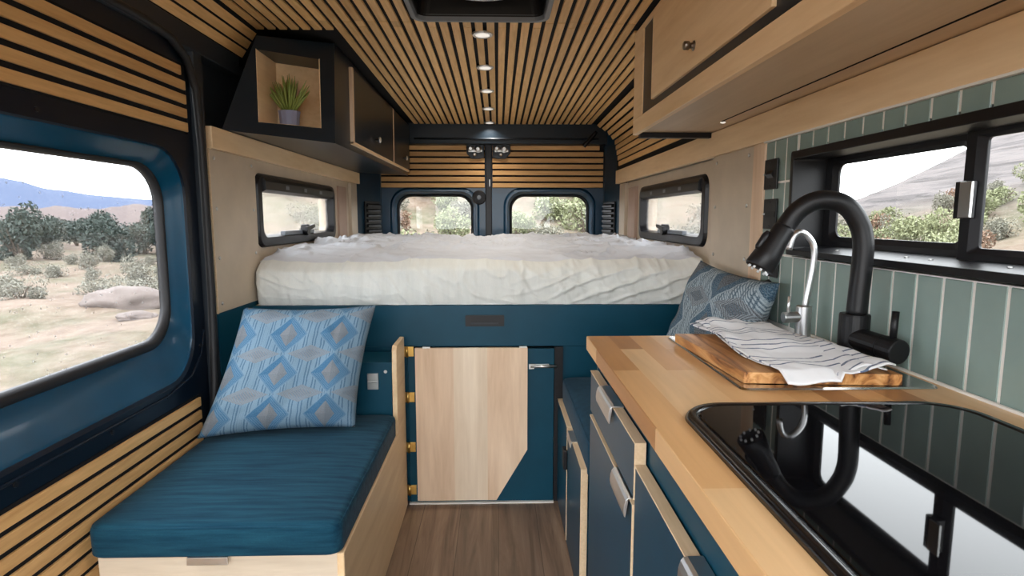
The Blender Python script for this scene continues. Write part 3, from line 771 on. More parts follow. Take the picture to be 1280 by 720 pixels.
def hatch():
    h = thing('storage_hatch', (-.06, 2.28, 0), 'navy storage door with brass hinges and a pale maple cut-corner leaf', 'cabinet door')
    MB().box(-.362, .226, 2.278, 2.298, .006, .648).build('door_panel', 'navy_lam', h, bevel=.002)
    lf = MB()
    yb = 2.262
    xs = [(-.330, -.178), (-.178, -.043), (-.043, .118)]
    def bot(x): return .018 if x < -.008 else lerp(.018, .232, (x + .008) / .126)
    for a, b in xs:
        p = [(a, yb, .655), (a, yb, bot(a))]
        if a < -.008 < b: p.append((-.008, yb, .018))
        p += [(b, yb, bot(b)), (b, yb, .655)]
        if a < 0 and b == .118: p = [(a, yb, .655), (a, yb, .018), (-.008, yb, .018), (b, yb, .232), (b, yb, .655)]
        if a == -.178: mid = MB().poly(p, (0, .016, 0))
        else: lf.poly(p, (0, .016, 0))
    lfo = lf.build('table_leaf', 'maple_z', h)
    tag(mid.build('middle_board', 'maple_pale', lfo), 'paler middle board of the leaf')
    tag(bpy.data.objects['table_leaf'], 'pale maple leaf of three boards with one corner cut off')
    for z in (.640, .452, .243, .060):
        hg = MB().box(-.384, -.336, 2.272, 2.279, z - .020, z + .020).build('hinge', 'brass', h, bevel=.001)
        MB().cyl((-.3625, 2.270, z - .022), (-.3625, 2.270, z + .022), .0055, n=10).build('hinge_pin', 'brass', hg, smooth=True)
        for (dx, dz) in ((-.014, .011), (-.014, -.011), (.016, .011), (.016, -.011)): MB().cyl((-.361 + dx, 2.272, z + dz), (-.361 + dx, 2.2705, z + dz), .0035, n=8).build('hinge_screw', 'brass', hg)
    b = MB().box(.124, .205, 2.270, 2.279, .570, .586).build('slide_bolt', 'zinc', h, bevel=.002)
    MB().cyl((.130, 2.266, .578), (.236, 2.266, .578), .006, n=12).build('bolt_rod', 'zinc', b, smooth=True)
    MB().box(.124, .144, 2.262, 2.272, .568, .588).build('bolt_guide', 'zinc', b)
    for x in (-.30, .085): MB().box(x, x + .03, 2.262, 2.279, .655, .661).build('leaf_hinge', 'zinc', h)
hatch()

tag(MB().box(-.365, .228, 2.266, 2.282, 0.0, .006).build('trim_5', 'grout'), kind='structure')
# mattress
mt = thing('mattress', (-.05, 3.3, .822), 'thick mattress with a rumpled cream and white sheet across the back of the van', 'mattress')
MX0, MX1, MY0, MY1 = -.962, .846, 2.31, 4.05
def crease(x, y, z, p=3.0):
    return max(0, 1 - abs(fbm(x, y, z, 2)) * 2.6) ** p
def top_z(x, y):
    t = (y - MY0) / (MY1 - MY0)
    b = 1.000 + .042 * min(1, max(0, (y - MY0) / .30)) + .006 * t
    n1 = fbm(x * 2.2 + 7, y * 2.0, 1.3); n2 = fbm(x * 5.5, y * 5 + 3, 4.7, 3)
    k = min(1, t * 6 + .15)
    return b + .010 * n1 + .004 * n2 + k * (.024 * crease(x * 1.7 + .8 * n1, y * 3.0 + 2 + .5 * n2, 8.1, 3.5) + .017 * crease(x * 2.6 - .6 * n1 + 4, y * 3.8, 2.2, 3.5) + .008 * crease(x * 4.5 + n1 + .8 * y, y * 6.5, 5.2, 3) + .0012 * crease(x * 11, y * 12, 3.2, 2)) - .016
def mfront(u, v_):
    """strip: right round the front from the foot of the mattress up over the edge; v 0..1 up"""
    x = lerp(MX0, MX1, u)
    t = v_
    bulge = .018 * math.sin(PI * min(1, t * 1.1))
    low = max(0, 1 - t * 1.6)
    gather = .005 * fbm(x * 4, t * 1.4, .4, 3) + .009 * crease(x * 4.5 + .7 * t, t * .9, 3.3, 4) * (1 - low * .6) + .006 * crease(x * 10 + 1.2 * t, t * 1.2, 6.3, 3) + .0035 * crease(x * 22 + t, t * 1.6, 1.3, 2) + .006 * crease(x * 1.8, t * 4 + 1.2 * x, 9.1, 5) * low
    diag = 0
    if x > .02:
        k = min(1, (x - .02) / .35); q = t * .19 * 105 - x * 40 + 3.0 * fbm(x * 2.4, t * .8, 5)
        diag = k * .012 * (max(0, math.sin(q)) ** 2.2) * math.sin(PI * min(1, t * .95 + .08))
    y = MY0 - bulge - gather - diag
    if x < MX0 + .03: y += (1 - (x - MX0) / .03) ** 2 * .03
    if x > MX1 - .03: y += (1 - (MX1 - x) / .03) ** 2 * .03
    ztop = top_z(x, MY0 + .08) - .004
    z = lerp(.8235, ztop, t)
    if t > .75:
        q = (t - .75) / .25; y += .06 * q * q
    return (x, y, z)
MB().grid(mfront, 300, 40).grid(lambda u, v_: (lerp(MX0, MX1, u), lerp(MY0 + .02, MY1, v_), lerp(.8235, .83, 0)), 4, 4).grid(lambda u, v_: (MX0 + .0, lerp(MY0 + .06, MY1, u), lerp(.8235, top_z(MX0, lerp(MY0 + .06, MY1, u)) - .005, v_)), 40, 8).grid(lambda u, v_: (MX1, lerp(MY0 + .06, MY1, u), lerp(.8235, top_z(MX1, lerp(MY0 + .06, MY1, u)) - .005, v_)), 40, 8).grid(lambda u, v_: (lerp(MX0, MX1, u), MY1, lerp(.8235, top_z(lerp(MX0, MX1, u), MY1) - .005, v_)), 40, 4).build('fitted_sheet', 'sheet', mt, smooth=True)
def mtop(u, v_):
    x = lerp(MX0 + .004, MX1 - .004, u); hang = .022 + .022 * fbm(x * 3.3, 1.7, 9, 3) + .008 * math.sin(x * 9)
    L = (MY1 - MY0 - .02); s = v_ * L
    if s >= 0:
        y = MY0 + .02 + s; r = max(0, 1 - s / .09)
        return (x, y, top_z(x, y) - .028 * r * r)
    z0 = top_z(x, MY0 + .02) - .028
    f = mfront((x - MX0) / (MX1 - MX0), max(.1, min(1, 1 + (s - .02) / .19)))
    return (x, min(f[1], MY0 + .02) - .013 - .004 * fbm(x * 14, s * 20, 3), z0 + s * .95)
MB().grid(mtop, 240, 220).build('rumpled_top_sheet', 'topsheet', mt, smooth=True)

# ------------------------------------------------------------------ left bench
bn = thing('bench', (-.66, 1.7, 0), 'maple-fronted storage bench with a navy back box beside the sliding door', 'bench')
MB().box(-.955, -.388, 1.318, 2.07, 0.004, .372).build('box', 'maple_x', bn, bevel=.002)
MB().poly([(-.388, 1.312, .004), (-.388, 1.312, .3722), (-.388, 2.074, .3722), (-.388, 2.076, .62), (-.388, 2.082, .690), (-.388, 2.095, .705), (-.388, 2.255, .705), (-.388, 2.258, .004)], (.018, 0, 0)).build('side_panel', 'maple', bn, bevel=.003)
MB().box(-.955, -.389, 2.082, 2.255, .004, .645).build('back_box', 'navy_lam', bn, bevel=.002)
hd = MB().poly([(-.735, 1.318, .374), (-.735, 1.298, .374), (-.735, 1.296, .356), (-.735, 1.299, .356), (-.735, 1.301, .371), (-.735, 1.318, .371)], (.095, 0, 0)).build('edge_pull', 'chrome', bn, bevel=.0008)
hp = MB().box(-.478, -.438, 2.074, 2.083, .545, .605).build('hinge_plate', 'zinc', bn, bevel=.001)
MB().cyl((-.476, 2.072, .575), (-.440, 2.072, .575), .004, n=8).build('hinge_pin', 'zinc', hp)
MB().lathe((-.412, 2.083, .61), [(.007, 0), (.006, .003)], (0, -1, 0), 10).build('screw_head', 'zinc', bn)

def cushion(name, x0, x1, y0, y1, z0, z1, mat, label, r=.02):
    t = thing(name, ((x0 + x1) / 2, (y0 + y1) / 2, z0), label, 'cushion')
    def prof(e, z, cr): return Z(z, rr(x0 + e, x1 - e, y0 + e, y1 - e, cr, 5))
    mb = MB()
    loops = [prof(.012, z0, .03)]
    for k in range(1, 6):
        a = k / 6 * PI / 2; loops.append(prof(.012 * (1 - math.sin(a)), z0 + .012 * (1 - math.cos(a)), .03))
    for k in range(7):
        a = k / 6 * PI / 2; loops.append(prof(r * (1 - math.cos(a)), z1 - r + r * math.sin(a), .03))
    loops.append(prof(.06, z1 + .004, .03)); loops.append(prof(.14, z1 + .007, .03))
    mb.loft(loops, cap=True); mb.build('cover', mat, t, smooth=True)
    pp = [V3(p) for p in prof(.004, z1 - .010, .032)]; pp.append(pp[0])
    MB().tube(pp, .0032, 6, cap=False).build('piping', mat, t, smooth=True)
    return t
cushion('seat_cushion', -.966, -.373, 1.296, 2.071, .3725, .456, 'cushion', 'long navy blue seat cushion lying on the maple bench')
cushion('seat_cushion', .258, .825, 1.575, 2.275, .422, .535, 'cushion_r', 'blue seat cushion tucked behind the end of the kitchen counter', .022)

# right bench
rb = thing('dinette_bench', (.5, 1.95, 0), 'low navy bench with maple edged doors between kitchen cabinet and bed', 'bench')
MB().box(.262, .825, 1.62, 2.275, .004, .415).build('box', 'navy_front', rb, bevel=.002)
for (y0, y1) in ((1.955, 2.275), (1.61, 1.945)):
    dr = MB().box(.242, .2425 + .017, y0, y1, .02, .440).build('door', 'navy_front', rb)
    MB().box(.2405, .261, y0, y1, .440, .4425).box(.2405, .261, y0 - .002, y0, .02, .4425).build('door_edge', 'edge', dr)
    yc = y0 + .07 if y0 > 1.9 else y0 + .20
    if y0 < 1.9: MB().poly([(.262, yc, .445), (.238, yc, .445), (.234, yc, .425), (.236, yc, .423), (.240, yc, .443), (.262, yc, .4425)], (0, .10, 0)).build('edge_pull', 'chrome', dr)
    else: MB().box(.228, .242, y0 - .015, y0 + .03, .29, .36).build('catch', 'black_plastic', dr, bevel=.003)

# ------------------------------------------------------------------ pillows
def pillow(name, bl, br, tl, tr, T, mat, label, nrm_sign=1, pull=.06, wr=1.0, uvo=(0, 0), sc=1.0):
    bl, br, tl, tr = V3(bl), V3(br), V3(tl), V3(tr)
    n = (br - bl).cross(tl - bl).normalized()
    w, h = (br - bl).length, (tl - bl).length
    t = thing(name, (bl + br) / 2, label, 'pillow')
    def surf(side):
        def f(u, v_):
            a, b = 2 * u - 1, 2 * v_ - 1
            uu = u + .0; vv = v_
            # edges draw in between the corners
            uu = .5 + (u - .5) * (1 - pull * (1 - b * b)); vv = .5 + (v_ - .5) * (1 - pull * (1 - a * a))
            p = bl.lerp(br, uu).lerp(tl.lerp(tr, uu), vv)
            th = T * (max(0, 1 - a ** 4) * max(0, 1 - b ** 4)) ** .55 * (1 + .12 * (1 - v_))
            wrk = wr * (.010 * fbm(u * 4 + 3, v_ * 4, side, 3) + .008 * abs(fbm(u * 7, v_ * 6, 3 + side, 2))) * min(1, 6 * (1 - max(abs(a), abs(b))) + .0)
            return p + n * side * (th + wrk)
        return f
    uvf = lambda u, v_: (uvo[0] + u * w * sc, uvo[1] + v_ * h * sc)
    MB().grid(surf(1), 48, 48, uvf).grid(surf(-1), 48, 48, uvf).build('pillow_cover', mat, t, smooth=True, merge=.0002)
    return t
pillow('throw_pillow', (-.960, 1.800, .470), (-.478, 1.880, .475), (-.878, 2.005, .862), (-.425, 2.012, .868), .062, 'pillow_l', 'light blue diamond patterned pillow leaning at the end of the navy bench', uvo=(.062, .03))
pillow('throw_pillow', (.605, 2.15, .555), (.640, 1.64, .565), (.768, 2.175, 1.010), (.800, 1.615, .985), .055, 'pillow_r', 'dark blue hatched pillow propped in the corner behind the counter', uvo=(.05, .03), sc=.72)

# ------------------------------------------------------------------ kitchen base unit
kb = thing('kitchen_cabinet', (.54, .6, 0), 'navy kitchen base cabinet with maple edged fronts and chrome edge pulls', 'cabinet')
MB().box(.268, .286, YF, 1.485, .004, .822).box(.286, .826, YF, 1.485, .004, .022).box(.810, .826, YF, 1.485, .022, .822).box(.286, .810, .93, .948, .022, .822).build('carcass', 'navy_lam', kb)
MB().box(.262, .826, 1.478, 1.488, .004, .822).build('end_panel', 'navy_front', kb)
def front(nm, y0, y1, z0, z1, hy0, hy1):
    dr = MB().box(.245, .2625, y0, y1, z0, z1).build(nm, 'navy_front', kb)
    MB().box(.2435, .2640, y0, y1, z1, z1 + .003).box(.2435, .2640, y0 - .003, y0, z0, z1 + .003).build('front_edge', 'edge', dr)
    zt = z1 + .003
    MB().poly([(.266, hy0, zt + .003), (.245, hy0, zt + .003), (.2395, hy0, zt + .0015), (.2360, hy0, zt - .003), (.2335, hy0, zt - .012), (.2325, hy0, zt - .024), (.2335, hy0, zt - .034), (.236, hy0, zt - .036), (.2415, hy0, zt), (.266, hy0, zt)], (0, hy1 - hy0, 0)).build('edge_pull', 'chrome', dr, bevel=.0006)
    return dr
front('drawer', .990, 1.485, .664, .768, 1.18, 1.335)
front('door', .998, 1.485, .05, .648, 1.015, 1.150)
front('drawer', .345, .984, .40, .728, .55, .70)
front('drawer', .345, .984, .05, .385, .55, .70)
front('drawer', -.40, .335, .05, .728, .0, .15)

ct = thing('countertop', (.53, .5, .824), 'butcher block maple countertop running along the right wall', 'countertop')
SX0, SX1, SY0, SY1 = .440, .806, 1.006, 1.472
o = rr(.233, .826, YF, 1.498, .004, 3); i = rr(SX0 + .02, SX1 - .10, SY0 + .02, SY1 - .02, .004, 3)
MB().loft([Z(.824, o), Z(.860, o), Z(.860, i), Z(.824, i)], ring=True).build('slab', 'butcher', ct, bevel=.003)

sk = thing('sink', ((SX0 + SX1) / 2, (SY0 + SY1) / 2, .80), 'stainless steel sink set in the counter below the cutting board', 'sink')
so = rr(SX0, SX1, SY0, SY1, .012); si = rr(SX0 + .028, SX1 - .108, SY0 + .028, SY1 - .028, .03)
MB().loft([Z(.8605, so), Z(.8640, rr(SX0 + .002, SX1 - .002, SY0 + .002, SY1 - .002, .012)), Z(.8640, rr(SX0 + .022, SX1 - .102, SY0 + .022, SY1 - .022, .03)), Z(.860, si), Z(.70, rr(SX0 + .045, SX1 - .125, SY0 + .045, SY1 - .045, .05)), Z(.695, rr(SX0 + .07, SX1 - .15, SY0 + .07, SY1 - .07, .05))], cap=False).build('rim', 'steel', sk, smooth=False)
MB().loft([Z(.6955, rr(SX0 + .05, SX1 - .13, SY0 + .05, SY1 - .05, .05)), Z(.693, rr(SX0 + .05, SX1 - .13, SY0 + .05, SY1 - .05, .05))], cap=True).build('basin_floor', 'steel', sk)

cb = thing('cutting_board', (.58, 1.2, .8645), 'thick honey brown wooden cutting board lying over the sink', 'cutting board')
bt = [(.437, 1.398), (.455, 1.035), (.738, 1.012), (.728, 1.372)]
mb = MB(); mb.poly([(a, b, .8645) for a, b in bt], (0, 0, .0215)); mb.build('board', 'board', cb, bevel=.002)
# ------------------------------------------------------------------ tea towel
tw = thing('tea_towel', (.6, 1.2, .888), 'white tea towel with thin dark blue stripes folded on the cutting board', 'towel')
P00, P10, P11, P01 = V3((.490, 1.455, .8885)), V3((.700, 1.485, .8885)), V3((.706, .990, .8885)), V3((.500, .972, .8885))
def towel(lift, shrink, seed):
    def f(u, v_):
        uu = .5 + (u - .5) * (1 - shrink); vv = .5 + (v_ - .5) * (1 - shrink)
        p = P00.lerp(P10, uu).lerp(P01.lerp(P11, uu), vv)
        p.x += .010 * math.sin(vv * 7 + seed) * (1 - uu) + .006 * fbm(uu * 2, vv * 3, seed)
        h = .0035 + .010 * max(0, fbm(uu * 2.2 + seed, vv * 3.2, 1.1, 3) + .35) + .012 * max(0, math.sin(uu * 5 + vv * 3 + seed)) ** 3
        h += .018 * math.exp(-((uu - .55) / .18) ** 2) * max(0, .6 - vv)
        # near the front tip it slides over the edge of the board
        if vv > .93 and uu < .5: h -= .25 * (vv - .93)
        p.z += h + lift; p.z = max(p.z, .8885 + lift if vv < .93 else .868)
        return p
    return f
mb = MB(); mb.grid(towel(.005, 0, .3), 60, 90, lambda u, v_: (u * .22, v_ * .47)); mb.build('upper_fold', 'towel', tw, smooth=True, solid=.003)
mb = MB(); mb.grid(towel(.0005, .05, .9), 40, 60, lambda u, v_: (u * .22, v_ * .47 + .08)); mb.build('lower_fold', 'towel', tw, smooth=True, solid=.002)

# ------------------------------------------------------------------ taps
fc = thing('kitchen_faucet', (.770, 1.22, .864), 'tall matte black kitchen faucet with pull-down spray head', 'faucet')
MB().lathe((.772, 1.22, .8642), [(.0318, 0), (.0318, .006), (.0305, .008), (.0305, .096), (.029, .1)]).build('body', 'black_matte', fc, smooth=False, bevel=.001)
pts = [(.775, 1.22, .958), (.777, 1.22, 1.01), (.779, 1.22, 1.054), (.780, 1.22, 1.106), (.777, 1.222, 1.135), (.771, 1.224, 1.155), (.755, 1.227, 1.182), (.737, 1.23, 1.198), (.714, 1.233, 1.206), (.690, 1.238, 1.207), (.668, 1.242, 1.200), (.645, 1.247, 1.182), (.630, 1.25, 1.160), (.622, 1.25, 1.147)]
def smooth_path(p, n=3):
    p = [V3(q) for q in p]; out = []
    for i in range(len(p) - 1):
        a, b, c, d = p[max(0, i - 1)], p[i], p[i + 1], p[min(len(p) - 1, i + 2)]
        for k in range(n):
            t = k / n
            out.append(.5 * ((2 * b) + (c - a) * t + (2 * a - 5 * b + 4 * c - d) * t * t + (3 * b - a - 3 * c + d) * t ** 3))
    out.append(p[-1]); return out
MB().tube(smooth_path(pts), .0205, 20).build('neck', 'black_matte', fc, smooth=True)
sh = MB().tube([(.624, 1.25, 1.150), (.621, 1.25, 1.145), (.606, 1.25, 1.120), (.588, 1.25, 1.090), (.571, 1.25, 1.062), (.570, 1.25, 1.060)], [.0205, .0222, .0235, .0285, .0315, .029], 22).build('spray_head', 'black_matte', fc, smooth=False)
for p_ in sh.data.polygons: p_.use_smooth = True
mb = MB()
ax = V3((.624 - .570, 0, 1.150 - 1.060)).normalized(); e1 = ax.cross(V3((0, 1, 0))).normalized()
for k in range(9):
    a = k / 9 * 2 * PI; c = V3((.5695, 1.25, 1.0592)) + (e1 * math.cos(a) + V3((0, 1, 0)) * math.sin(a)) * .021
    mb.cyl(c, c - ax * .005, .0028, n=8)
mb.build('nozzle', 'white_plastic', sh)
bt_ = V3((.597, 1.25, 1.104)) + e1 * (-.027 if e1.x > 0 else .027) + V3((0, -.0, 0))
MB().tube([bt_ + ax * .026, bt_ + ax * .016, bt_ - ax * .012, bt_ - ax * .018], [.004, .008, .008, .005], 10).build('spray_button', 'black_plastic', sh, smooth=True)
MB().cyl((.772, 1.205, .912), (.784, 1.140, .908), .0245, .0245, 22).build('valve', 'black_matte', fc, smooth=False, bevel=.002)
MB().cyl((.784, 1.1385, .908), (.791, 1.100, .906), .0255, .0255, 22).build('valve_cap', 'black_matte', fc, smooth=False, bevel=.003)
MB().tube([(.788, 1.118, .925), (.790, 1.118, .985)], [.0065, .0065], 12).build('lever', 'black_matte', fc, smooth=True)

ft = thing('filter_tap', (.778, 1.435, .864), 'slim brushed nickel filter tap with a curled spout behind the black faucet', 'tap')
MB().lathe((.776, 1.435, .8642), [(.022, 0), (.022, .004), (.0185, .006), (.0185, .082), (.016, .084)]).build('body', 'chrome', ft, bevel=.001)
MB().tube(smooth_path([(.778, 1.435, .944), (.783, 1.435, .98), (.788, 1.435, 1.012), (.793, 1.435, 1.05), (.794, 1.435, 1.080), (.790, 1.436, 1.103), (.779, 1.437, 1.120), (.766, 1.438, 1.131), (.755, 1.439, 1.134), (.744, 1.44, 1.128), (.737, 1.44, 1.116), (.731, 1.44, 1.090)]), .0078, 14).build('spout', 'chrome', ft, smooth=True)
MB().cyl((.766, 1.435, .920), (.724, 1.436, .918), .0140, n=16).build('valve', 'chrome', ft, bevel=.001)
MB().cyl((.736, 1.436, .925), (.738, 1.436, .972), .0042, n=10).build('lever', 'chrome', ft, smooth=True)

# ------------------------------------------------------------------ hob with black glass lid
ck = thing('cooktop', (.52, .65, .8605), 'built-in cooktop under a glossy black glass lid on the counter', 'cooktop')
q = lambda e, r: rr(.287 + e, .758 - e, .28 + e, .918 - e, r, 10)
MB().loft([Z(.8605, q(0, .075)), Z(.866, q(.002, .075)), Z(.8695, q(.006, .072)), Z(.8695, q(.012, .068)), Z(.8680, q(.020, .062)), Z(.8605, q(.020, .062))], ring=True).build('rim', 'enamel', ck, smooth=True)
MB().loft([Z(.8625, q(.020, .062)), Z(.8685, q(.020, .062)), Z(.8690, q(.022, .060))], cap=True).build('glass_lid', 'black_glass', ck)

# ------------------------------------------------------------------ switches and sockets on the tiles
def plate(y0, y1, z0, z1, label, kind):
    t = thing(kind, (.8305, (y0 + y1) / 2, z0), label, 'outlet' if 'outlet' in kind or 'socket' in kind else 'switch')
    MB().box(.8245, .8305, y0, y1, z0, z1).build('plate', 'black_matte', t, bevel=.002)
    yc, zc = (y0 + y1) / 2, (z0 + z1) / 2
    if kind == 'wall_switch':
        MB().poly([(.8250, yc - .018, zc - .012), (.818, yc - .018, zc + .000), (.8250, yc - .018, zc + .012)], (0, .036, 0)).build('rocker', 'black_plastic', t)
        MB().cyl((.8245, yc + .026, zc), (.816, yc + .026, zc), .003, n=8).build('toggle', 'zinc', t)
    elif kind == 'usb_socket':
        MB().box(.8235, .8250, yc - .034, yc + .034, zc - .008, zc + .008).build('port', 'rubber', t)
        MB().cyl((.8245, yc + .030, zc), (.819, yc + .030, zc), .003, n=8).build('pilot_light', 'white_plastic', t)
    else:
        MB().box(.8200, .8250, yc - .024, yc + .024, zc - .030, zc + .030).build('face', 'black_plastic', t, bevel=.002)
    for s in (-1, 1): MB().cyl((.8245, yc, zc + s * (z1 - z0) * .40), (.8235, yc, zc + s * (z1 - z0) * .40), .003, n=8).build('plate_screw', 'charcoal', t)
plate(1.722, 1.802, 1.255, 1.345, 'black switch plate on the sage tiles, uppermost of the three', 'wall_switch')
plate(1.716, 1.796, 1.135, 1.226, 'black socket plate on the sage tiles, middle of the three', 'usb_socket')
plate(1.690, 1.772, .992, 1.086, 'black outlet on the sage tiles partly behind the spray head', 'wall_outlet')
rk = thing('control_knob', (.83, 1.745, .93), 'round black knob on the tiles below the outlets above the pillow', 'knob')
MB().lathe((.8305, 1.745, .957), [(.026, 0), (.026, .004), (.021, .006), (.021, .022), (.018, .024)], (-1, 0, 0), 12).build('dial', 'black_plastic', rk, bevel=.001)
MB().box(.800, .807, 1.741, 1.749, .940, .974).build('grip', 'black_plastic', rk, bevel=.001)

# ------------------------------------------------------------------ the desert outside
def crest(az):
    """elevation angle (deg) of the near slope's crest at azimuth az (deg, + right)"""
    if az < -27: return -1.2
    if az < -22: return lerp(-1.2, 10, (az + 27) / 5)
    if az < 22: return 10.0
    if az < 29: return lerp(10.0, 1.6, (az - 22) / 7)
    if az < 32: return 1.6
    if az < 45: return lerp(1.6, 8.0, (az - 32) / 13)
    return lerp(10, 13, min(1, (az - 45) / 30))
def terrain(az, r):
    c = crest(az); base = -.66
    n = fbm(math.sin(math.radians(az)) * r * .12, math.cos(math.radians(az)) * r * .12, 2.2, 5)
    n2 = fbm(math.sin(math.radians(az)) * r * .6, math.cos(math.radians(az)) * r * .6, 7, 3)
    r0, r1 = (7.0, 40.0) if az > -27 else (9, 60)
    t = min(1, max(0, (r - r0) / (r1 - r0))); t = t * t * (3 - 2 * t) if az < 30 else t ** 1.3
    zc = 1.17 + math.tan(math.radians(c)) * r1
    return base + t * (zc - base) + n * .45 * min(1, r / 12) + n2 * .06 * min(1, r / 8)
def gpoint(az, r):
    a = math.radians(az); return (math.sin(a) * r, math.cos(a) * r, terrain(az, r))
mb = MB()
NA, NR = 300, 90
def gf(u, v_):
    az = lerp(-82, 82, u); r = 2.0 * (90.0 / 2.0) ** v_
    return gpoint(az, r)
mb.grid(gf, NA, NR)
go = mb.build('ground', 'ground', smooth=True); tag(go, kind='structure')
# ground behind and under the van, where the light through the windows also falls
def gf2(u, v_):
    az = lerp(82, 278, u); r = .5 + 60 * v_ ** 2
    a = math.radians(az); return (math.sin(a) * r, math.cos(a) * r, -.70)
MB().grid(gf2, 40, 12).build('ground', 'ground')['kind'] = 'structure'
def ridge(name, az0, az1, r, elev, mat, seed, rough):
    def f(u, v_):
        az = lerp(az0, az1, u); a = math.radians(az); e = elev(az) + rough * fbm(az * .22 + seed, seed, 1, 5)
        rr_ = r * (1 + .25 * v_)
        h = 1.17 + math.tan(math.radians(e)) * r
        prof = 1 - (1 - v_) ** 1.6
        x, y = math.sin(a) * rr_, math.cos(a) * rr_
        return (x, y, lerp(-2.5, h, prof) + r * .008 * fbm(az * .5, v_ * 4, seed, 4) * prof * (1 - v_))
    o = MB().grid(f, 200, 14).build(name, mat, smooth=True); o['kind'] = 'structure'
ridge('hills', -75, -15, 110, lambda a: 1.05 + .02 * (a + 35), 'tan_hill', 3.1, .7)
ridge('mountains', -80, -10, 420, lambda a: 1.55 + max(0, (-29 - a)) * .17, 'hazed_ridge', 8.4, .45)

def shrub_mesh(name, W, H, n, mats, seed, leaf=.06, spiky=False):
    R = random.Random(seed); mb = MB(); bm = mb.bm
    lob = [(R.uniform(-.55, .55), R.uniform(-.55, .55), R.uniform(.25, .8), R.uniform(.3, .55)) for _ in range(7)]
    for k in range(n):
        lx, ly, lz, lr = R.choice(lob)
        d = V3((R.gauss(0, 1), R.gauss(0, 1), R.gauss(0, .9))).normalized() * lr * R.uniform(.6, 1.0)
        c = V3(((lx + d.x) * W, (ly + d.y) * W, max(.03, (lz + d.z) * H)))
        a = V3((R.gauss(0, 1), R.gauss(0, 1), R.gauss(0, 1))).normalized(); b = a.cross(V3((R.gauss(0, 1), R.gauss(0, 1), R.gauss(0, 1)))).normalized()
        s = leaf * R.uniform(.6, 1.4)
        vs = [bm.verts.new(c + a * s * 1.4), bm.verts.new(c + b * s * .6), bm.verts.new(c - a * s * 1.4), bm.verts.new(c - b * s * .6)]
        bm.faces.new(vs)
    me = bpy.data.meshes.new(name); bm.to_mesh(me); bm.free(); me.materials.append(M[mats]); 
    tb = MB()
    for k in range(9):
        a = R.uniform(0, 2 * PI); e = V3((math.cos(a) * W * R.uniform(.2, .6), math.sin(a) * W * R.uniform(.2, .6), H * R.uniform(.5, .85)))
        tb.tube([(0, 0, -.1), e * .5 + V3((0, 0, .05)), e], [.03 * H, .018 * H, .006 * H], 5)
    tm = bpy.data.meshes.new(name + '_twigs'); tb.bm.to_mesh(tm); tb.bm.free(); tm.materials.append(M['twig'])
    return me, tm
KIND = {
    'green': [shrub_mesh('creosote_crown', .75, 1.0, 2200, 'leaf_green', 11, .034), shrub_mesh('creosote_crown', .85, .85, 2200, 'leaf_green', 12, .034)],
    'dark': [shrub_mesh('juniper_crown', 1.5, 2.2, 3000, 'leaf_dark', 21, .085), shrub_mesh('juniper_crown', 1.9, 1.8, 3000, 'leaf_dark', 22, .085)],
    'grey': [shrub_mesh('sage_crown', .6, .65, 1600, 'leaf_grey', 31, .026), shrub_mesh('sage_crown', .7, .55, 1600, 'leaf_grey', 32, .026)],
    'rust': [shrub_mesh('rust_crown', .5, .7, 500, 'leaf_rust', 41, .045)],
}
NAMES = {'green': 'creosote_bush', 'dark': 'juniper_tree', 'grey': 'sagebrush', 'rust': 'dry_bush'}
def put_shrub(kind, az, r, s, label, group, cat='bush'):
    x, y, z = gpoint(az, r); R = random.Random(int(az * 1000 + r * 77))
    o = bpy.data.objects.new(NAMES[kind], None); COL.objects.link(o)
    o.location = (x, y, z - .05 * s); o.rotation_euler = (0, 0, R.uniform(0, 6.28)); o.scale = (s, s, s * R.uniform(.85, 1.15))
    tag(o, label, cat, group)
    cm, tm = R.choice(KIND[kind])
    for nm, me in (('crown', cm), ('stem', tm)):
        c = bpy.data.objects.new(nm, me); COL.objects.link(c); c.parent = o
R = random.Random(5)
def far(lst, az, r, dmin):
    x, y = math.sin(math.radians(az)) * r, math.cos(math.radians(az)) * r
    for a, b in lst:
        if (a - x) ** 2 + (b - y) ** 2 < dmin * dmin: return False
    lst.append((x, y)); return True
used = [(math.sin(math.radians(a)) * q_, math.cos(math.radians(a)) * q_) for a, q_ in ((-31.8, 11.4), (-32.3, 13.4))]
def boulder(az, r, sx, sy, sz, label):
    x, y, z = gpoint(az, r); mb = MB()
    bmesh.ops.create_icosphere(mb.bm, subdivisions=4, radius=1)
    for v in mb.bm.verts:
        p = v.co.copy(); f = 1 + .28 * fbm(p.x * 1.3 + az, p.y * 1.3, p.z * 1.3, 4); v.co = (p.x * sx * f + x, p.y * sy * f + y, p.z * sz * f + z)
    tag(mb.build('boulder', 'rock', smooth=True), label, 'rock')

boulder(-31.8, 11.4, .33, .22, .11, 'flat pale boulder on the sand outside the sliding door window')
boulder(-32.3, 13.4, .80, .50, .34, 'wide low tan boulder beyond the flat one, outside the sliding door window')
def scatter(n, az0, az1, r0, r1, kinds, s0, s1, label, group, dmin=.9):
    k = tries = 0
    while k < n and tries < n * 40:
        tries += 1
        az, r = R.uniform(az0, az1), r0 + (r1 - r0) * R.random() ** .8
        if not far(used, az, r, dmin): continue
        kd = R.choice(kinds); put_shrub(kd, az, r, R.uniform(s0, s1), label[kd], group[kd]); k += 1
scatter(70, -11.5, 9.5, 9.5, 30, ['green', 'green', 'green', 'grey', 'grey', 'rust'], .6, 1.05,
        {'green': 'yellow-green creosote bush on the slope outside the rear windows', 'grey': 'grey sagebrush on the slope outside the rear windows', 'rust': 'small rust-brown dry bush on the slope outside the rear windows'},
        {'green': 'green bushes behind the van', 'grey': 'sagebrush behind the van', 'rust': 'dry bushes behind the van'}, 1.1)
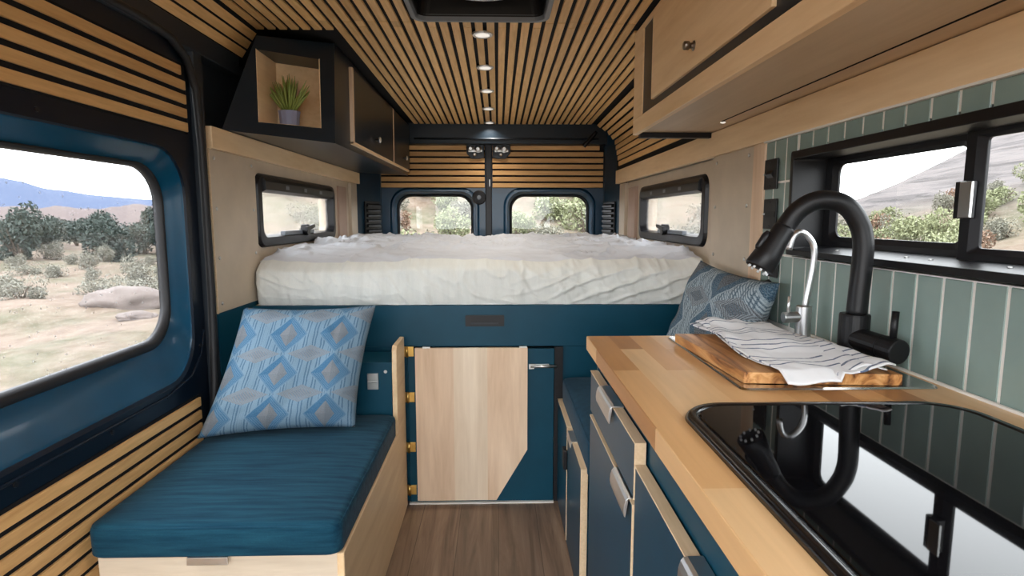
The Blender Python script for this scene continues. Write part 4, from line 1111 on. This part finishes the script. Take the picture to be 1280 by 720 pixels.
scatter(60, 27, 46, 7.5, 24, ['green', 'green', 'grey', 'grey', 'rust'], .6, 1.0,
        {'green': 'yellow-green bush below the rocky slope outside the kitchen window', 'grey': 'grey sagebrush below the rocky slope outside the kitchen window', 'rust': 'rust-brown bush below the rocky slope outside the kitchen window'},
        {'green': 'green bushes outside the kitchen window', 'grey': 'sagebrush outside the kitchen window', 'rust': 'dry bushes outside the kitchen window'}, 1.1)
scatter(14, -24, -15, 9, 30, ['grey'], .7, 1.2, {'grey': 'grey sagebrush on the pale slope outside the left bed window'}, {'grey': 'sagebrush outside the left bed window'}, 1.2)
scatter(10, 13, 21, 9, 30, ['grey'], .7, 1.2, {'grey': 'grey sagebrush on the pale slope outside the right bed window'}, {'grey': 'sagebrush outside the right bed window'}, 1.2)
scatter(26, -48, -28, 27, 46, ['dark'], .5, .82, {'dark': 'dark green juniper in the tree band across the desert flat'}, {'dark': 'junipers across the flat'}, 2.3)
scatter(26, -46, -28, 14, 29, ['grey'], .5, 1.0, {'grey': 'low grey sagebrush on the sandy flat outside the sliding door'}, {'grey': 'sagebrush on the sandy flat'}, 1.2)
# ------------------------------------------------------------------ light
w = bpy.data.worlds.new('sky'); SC.world = w; w.use_nodes = True
bg = w.node_tree.nodes['Background']; bg.inputs[0].default_value = (.94, .97, 1, 1); bg.inputs[1].default_value = 6.0
su = bpy.data.lights.new('sun', 'SUN'); su.energy = 1.6; su.angle = .35; su.color = (1, .92, .82)
so_ = bpy.data.objects.new('sun', su); COL.objects.link(so_); so_.rotation_euler = (math.radians(32), 0, math.radians(-40))

# ------------------------------------------------------------------ camera
F = 725.0
cam = bpy.data.cameras.new('camera'); cam.sensor_width = 36; cam.lens = F / 1280 * 36; cam.clip_start = .02; cam.clip_end = 2000
co = bpy.data.objects.new('camera', cam); COL.objects.link(co); co.location = (0, 0, 1.17)
ph = math.atan(88 / F); th = math.atan(18 / F * math.cos(ph))
co.rotation_euler = (PI / 2 - ph, 0, -th); SC.camera = co
vs = SC.view_settings; SC.display_settings.display_device = 'sRGB'
vs.view_transform = 'Standard'; vs.look = 'None'; vs.exposure = .24; vs.gamma = 1; vs.use_curve_mapping = False
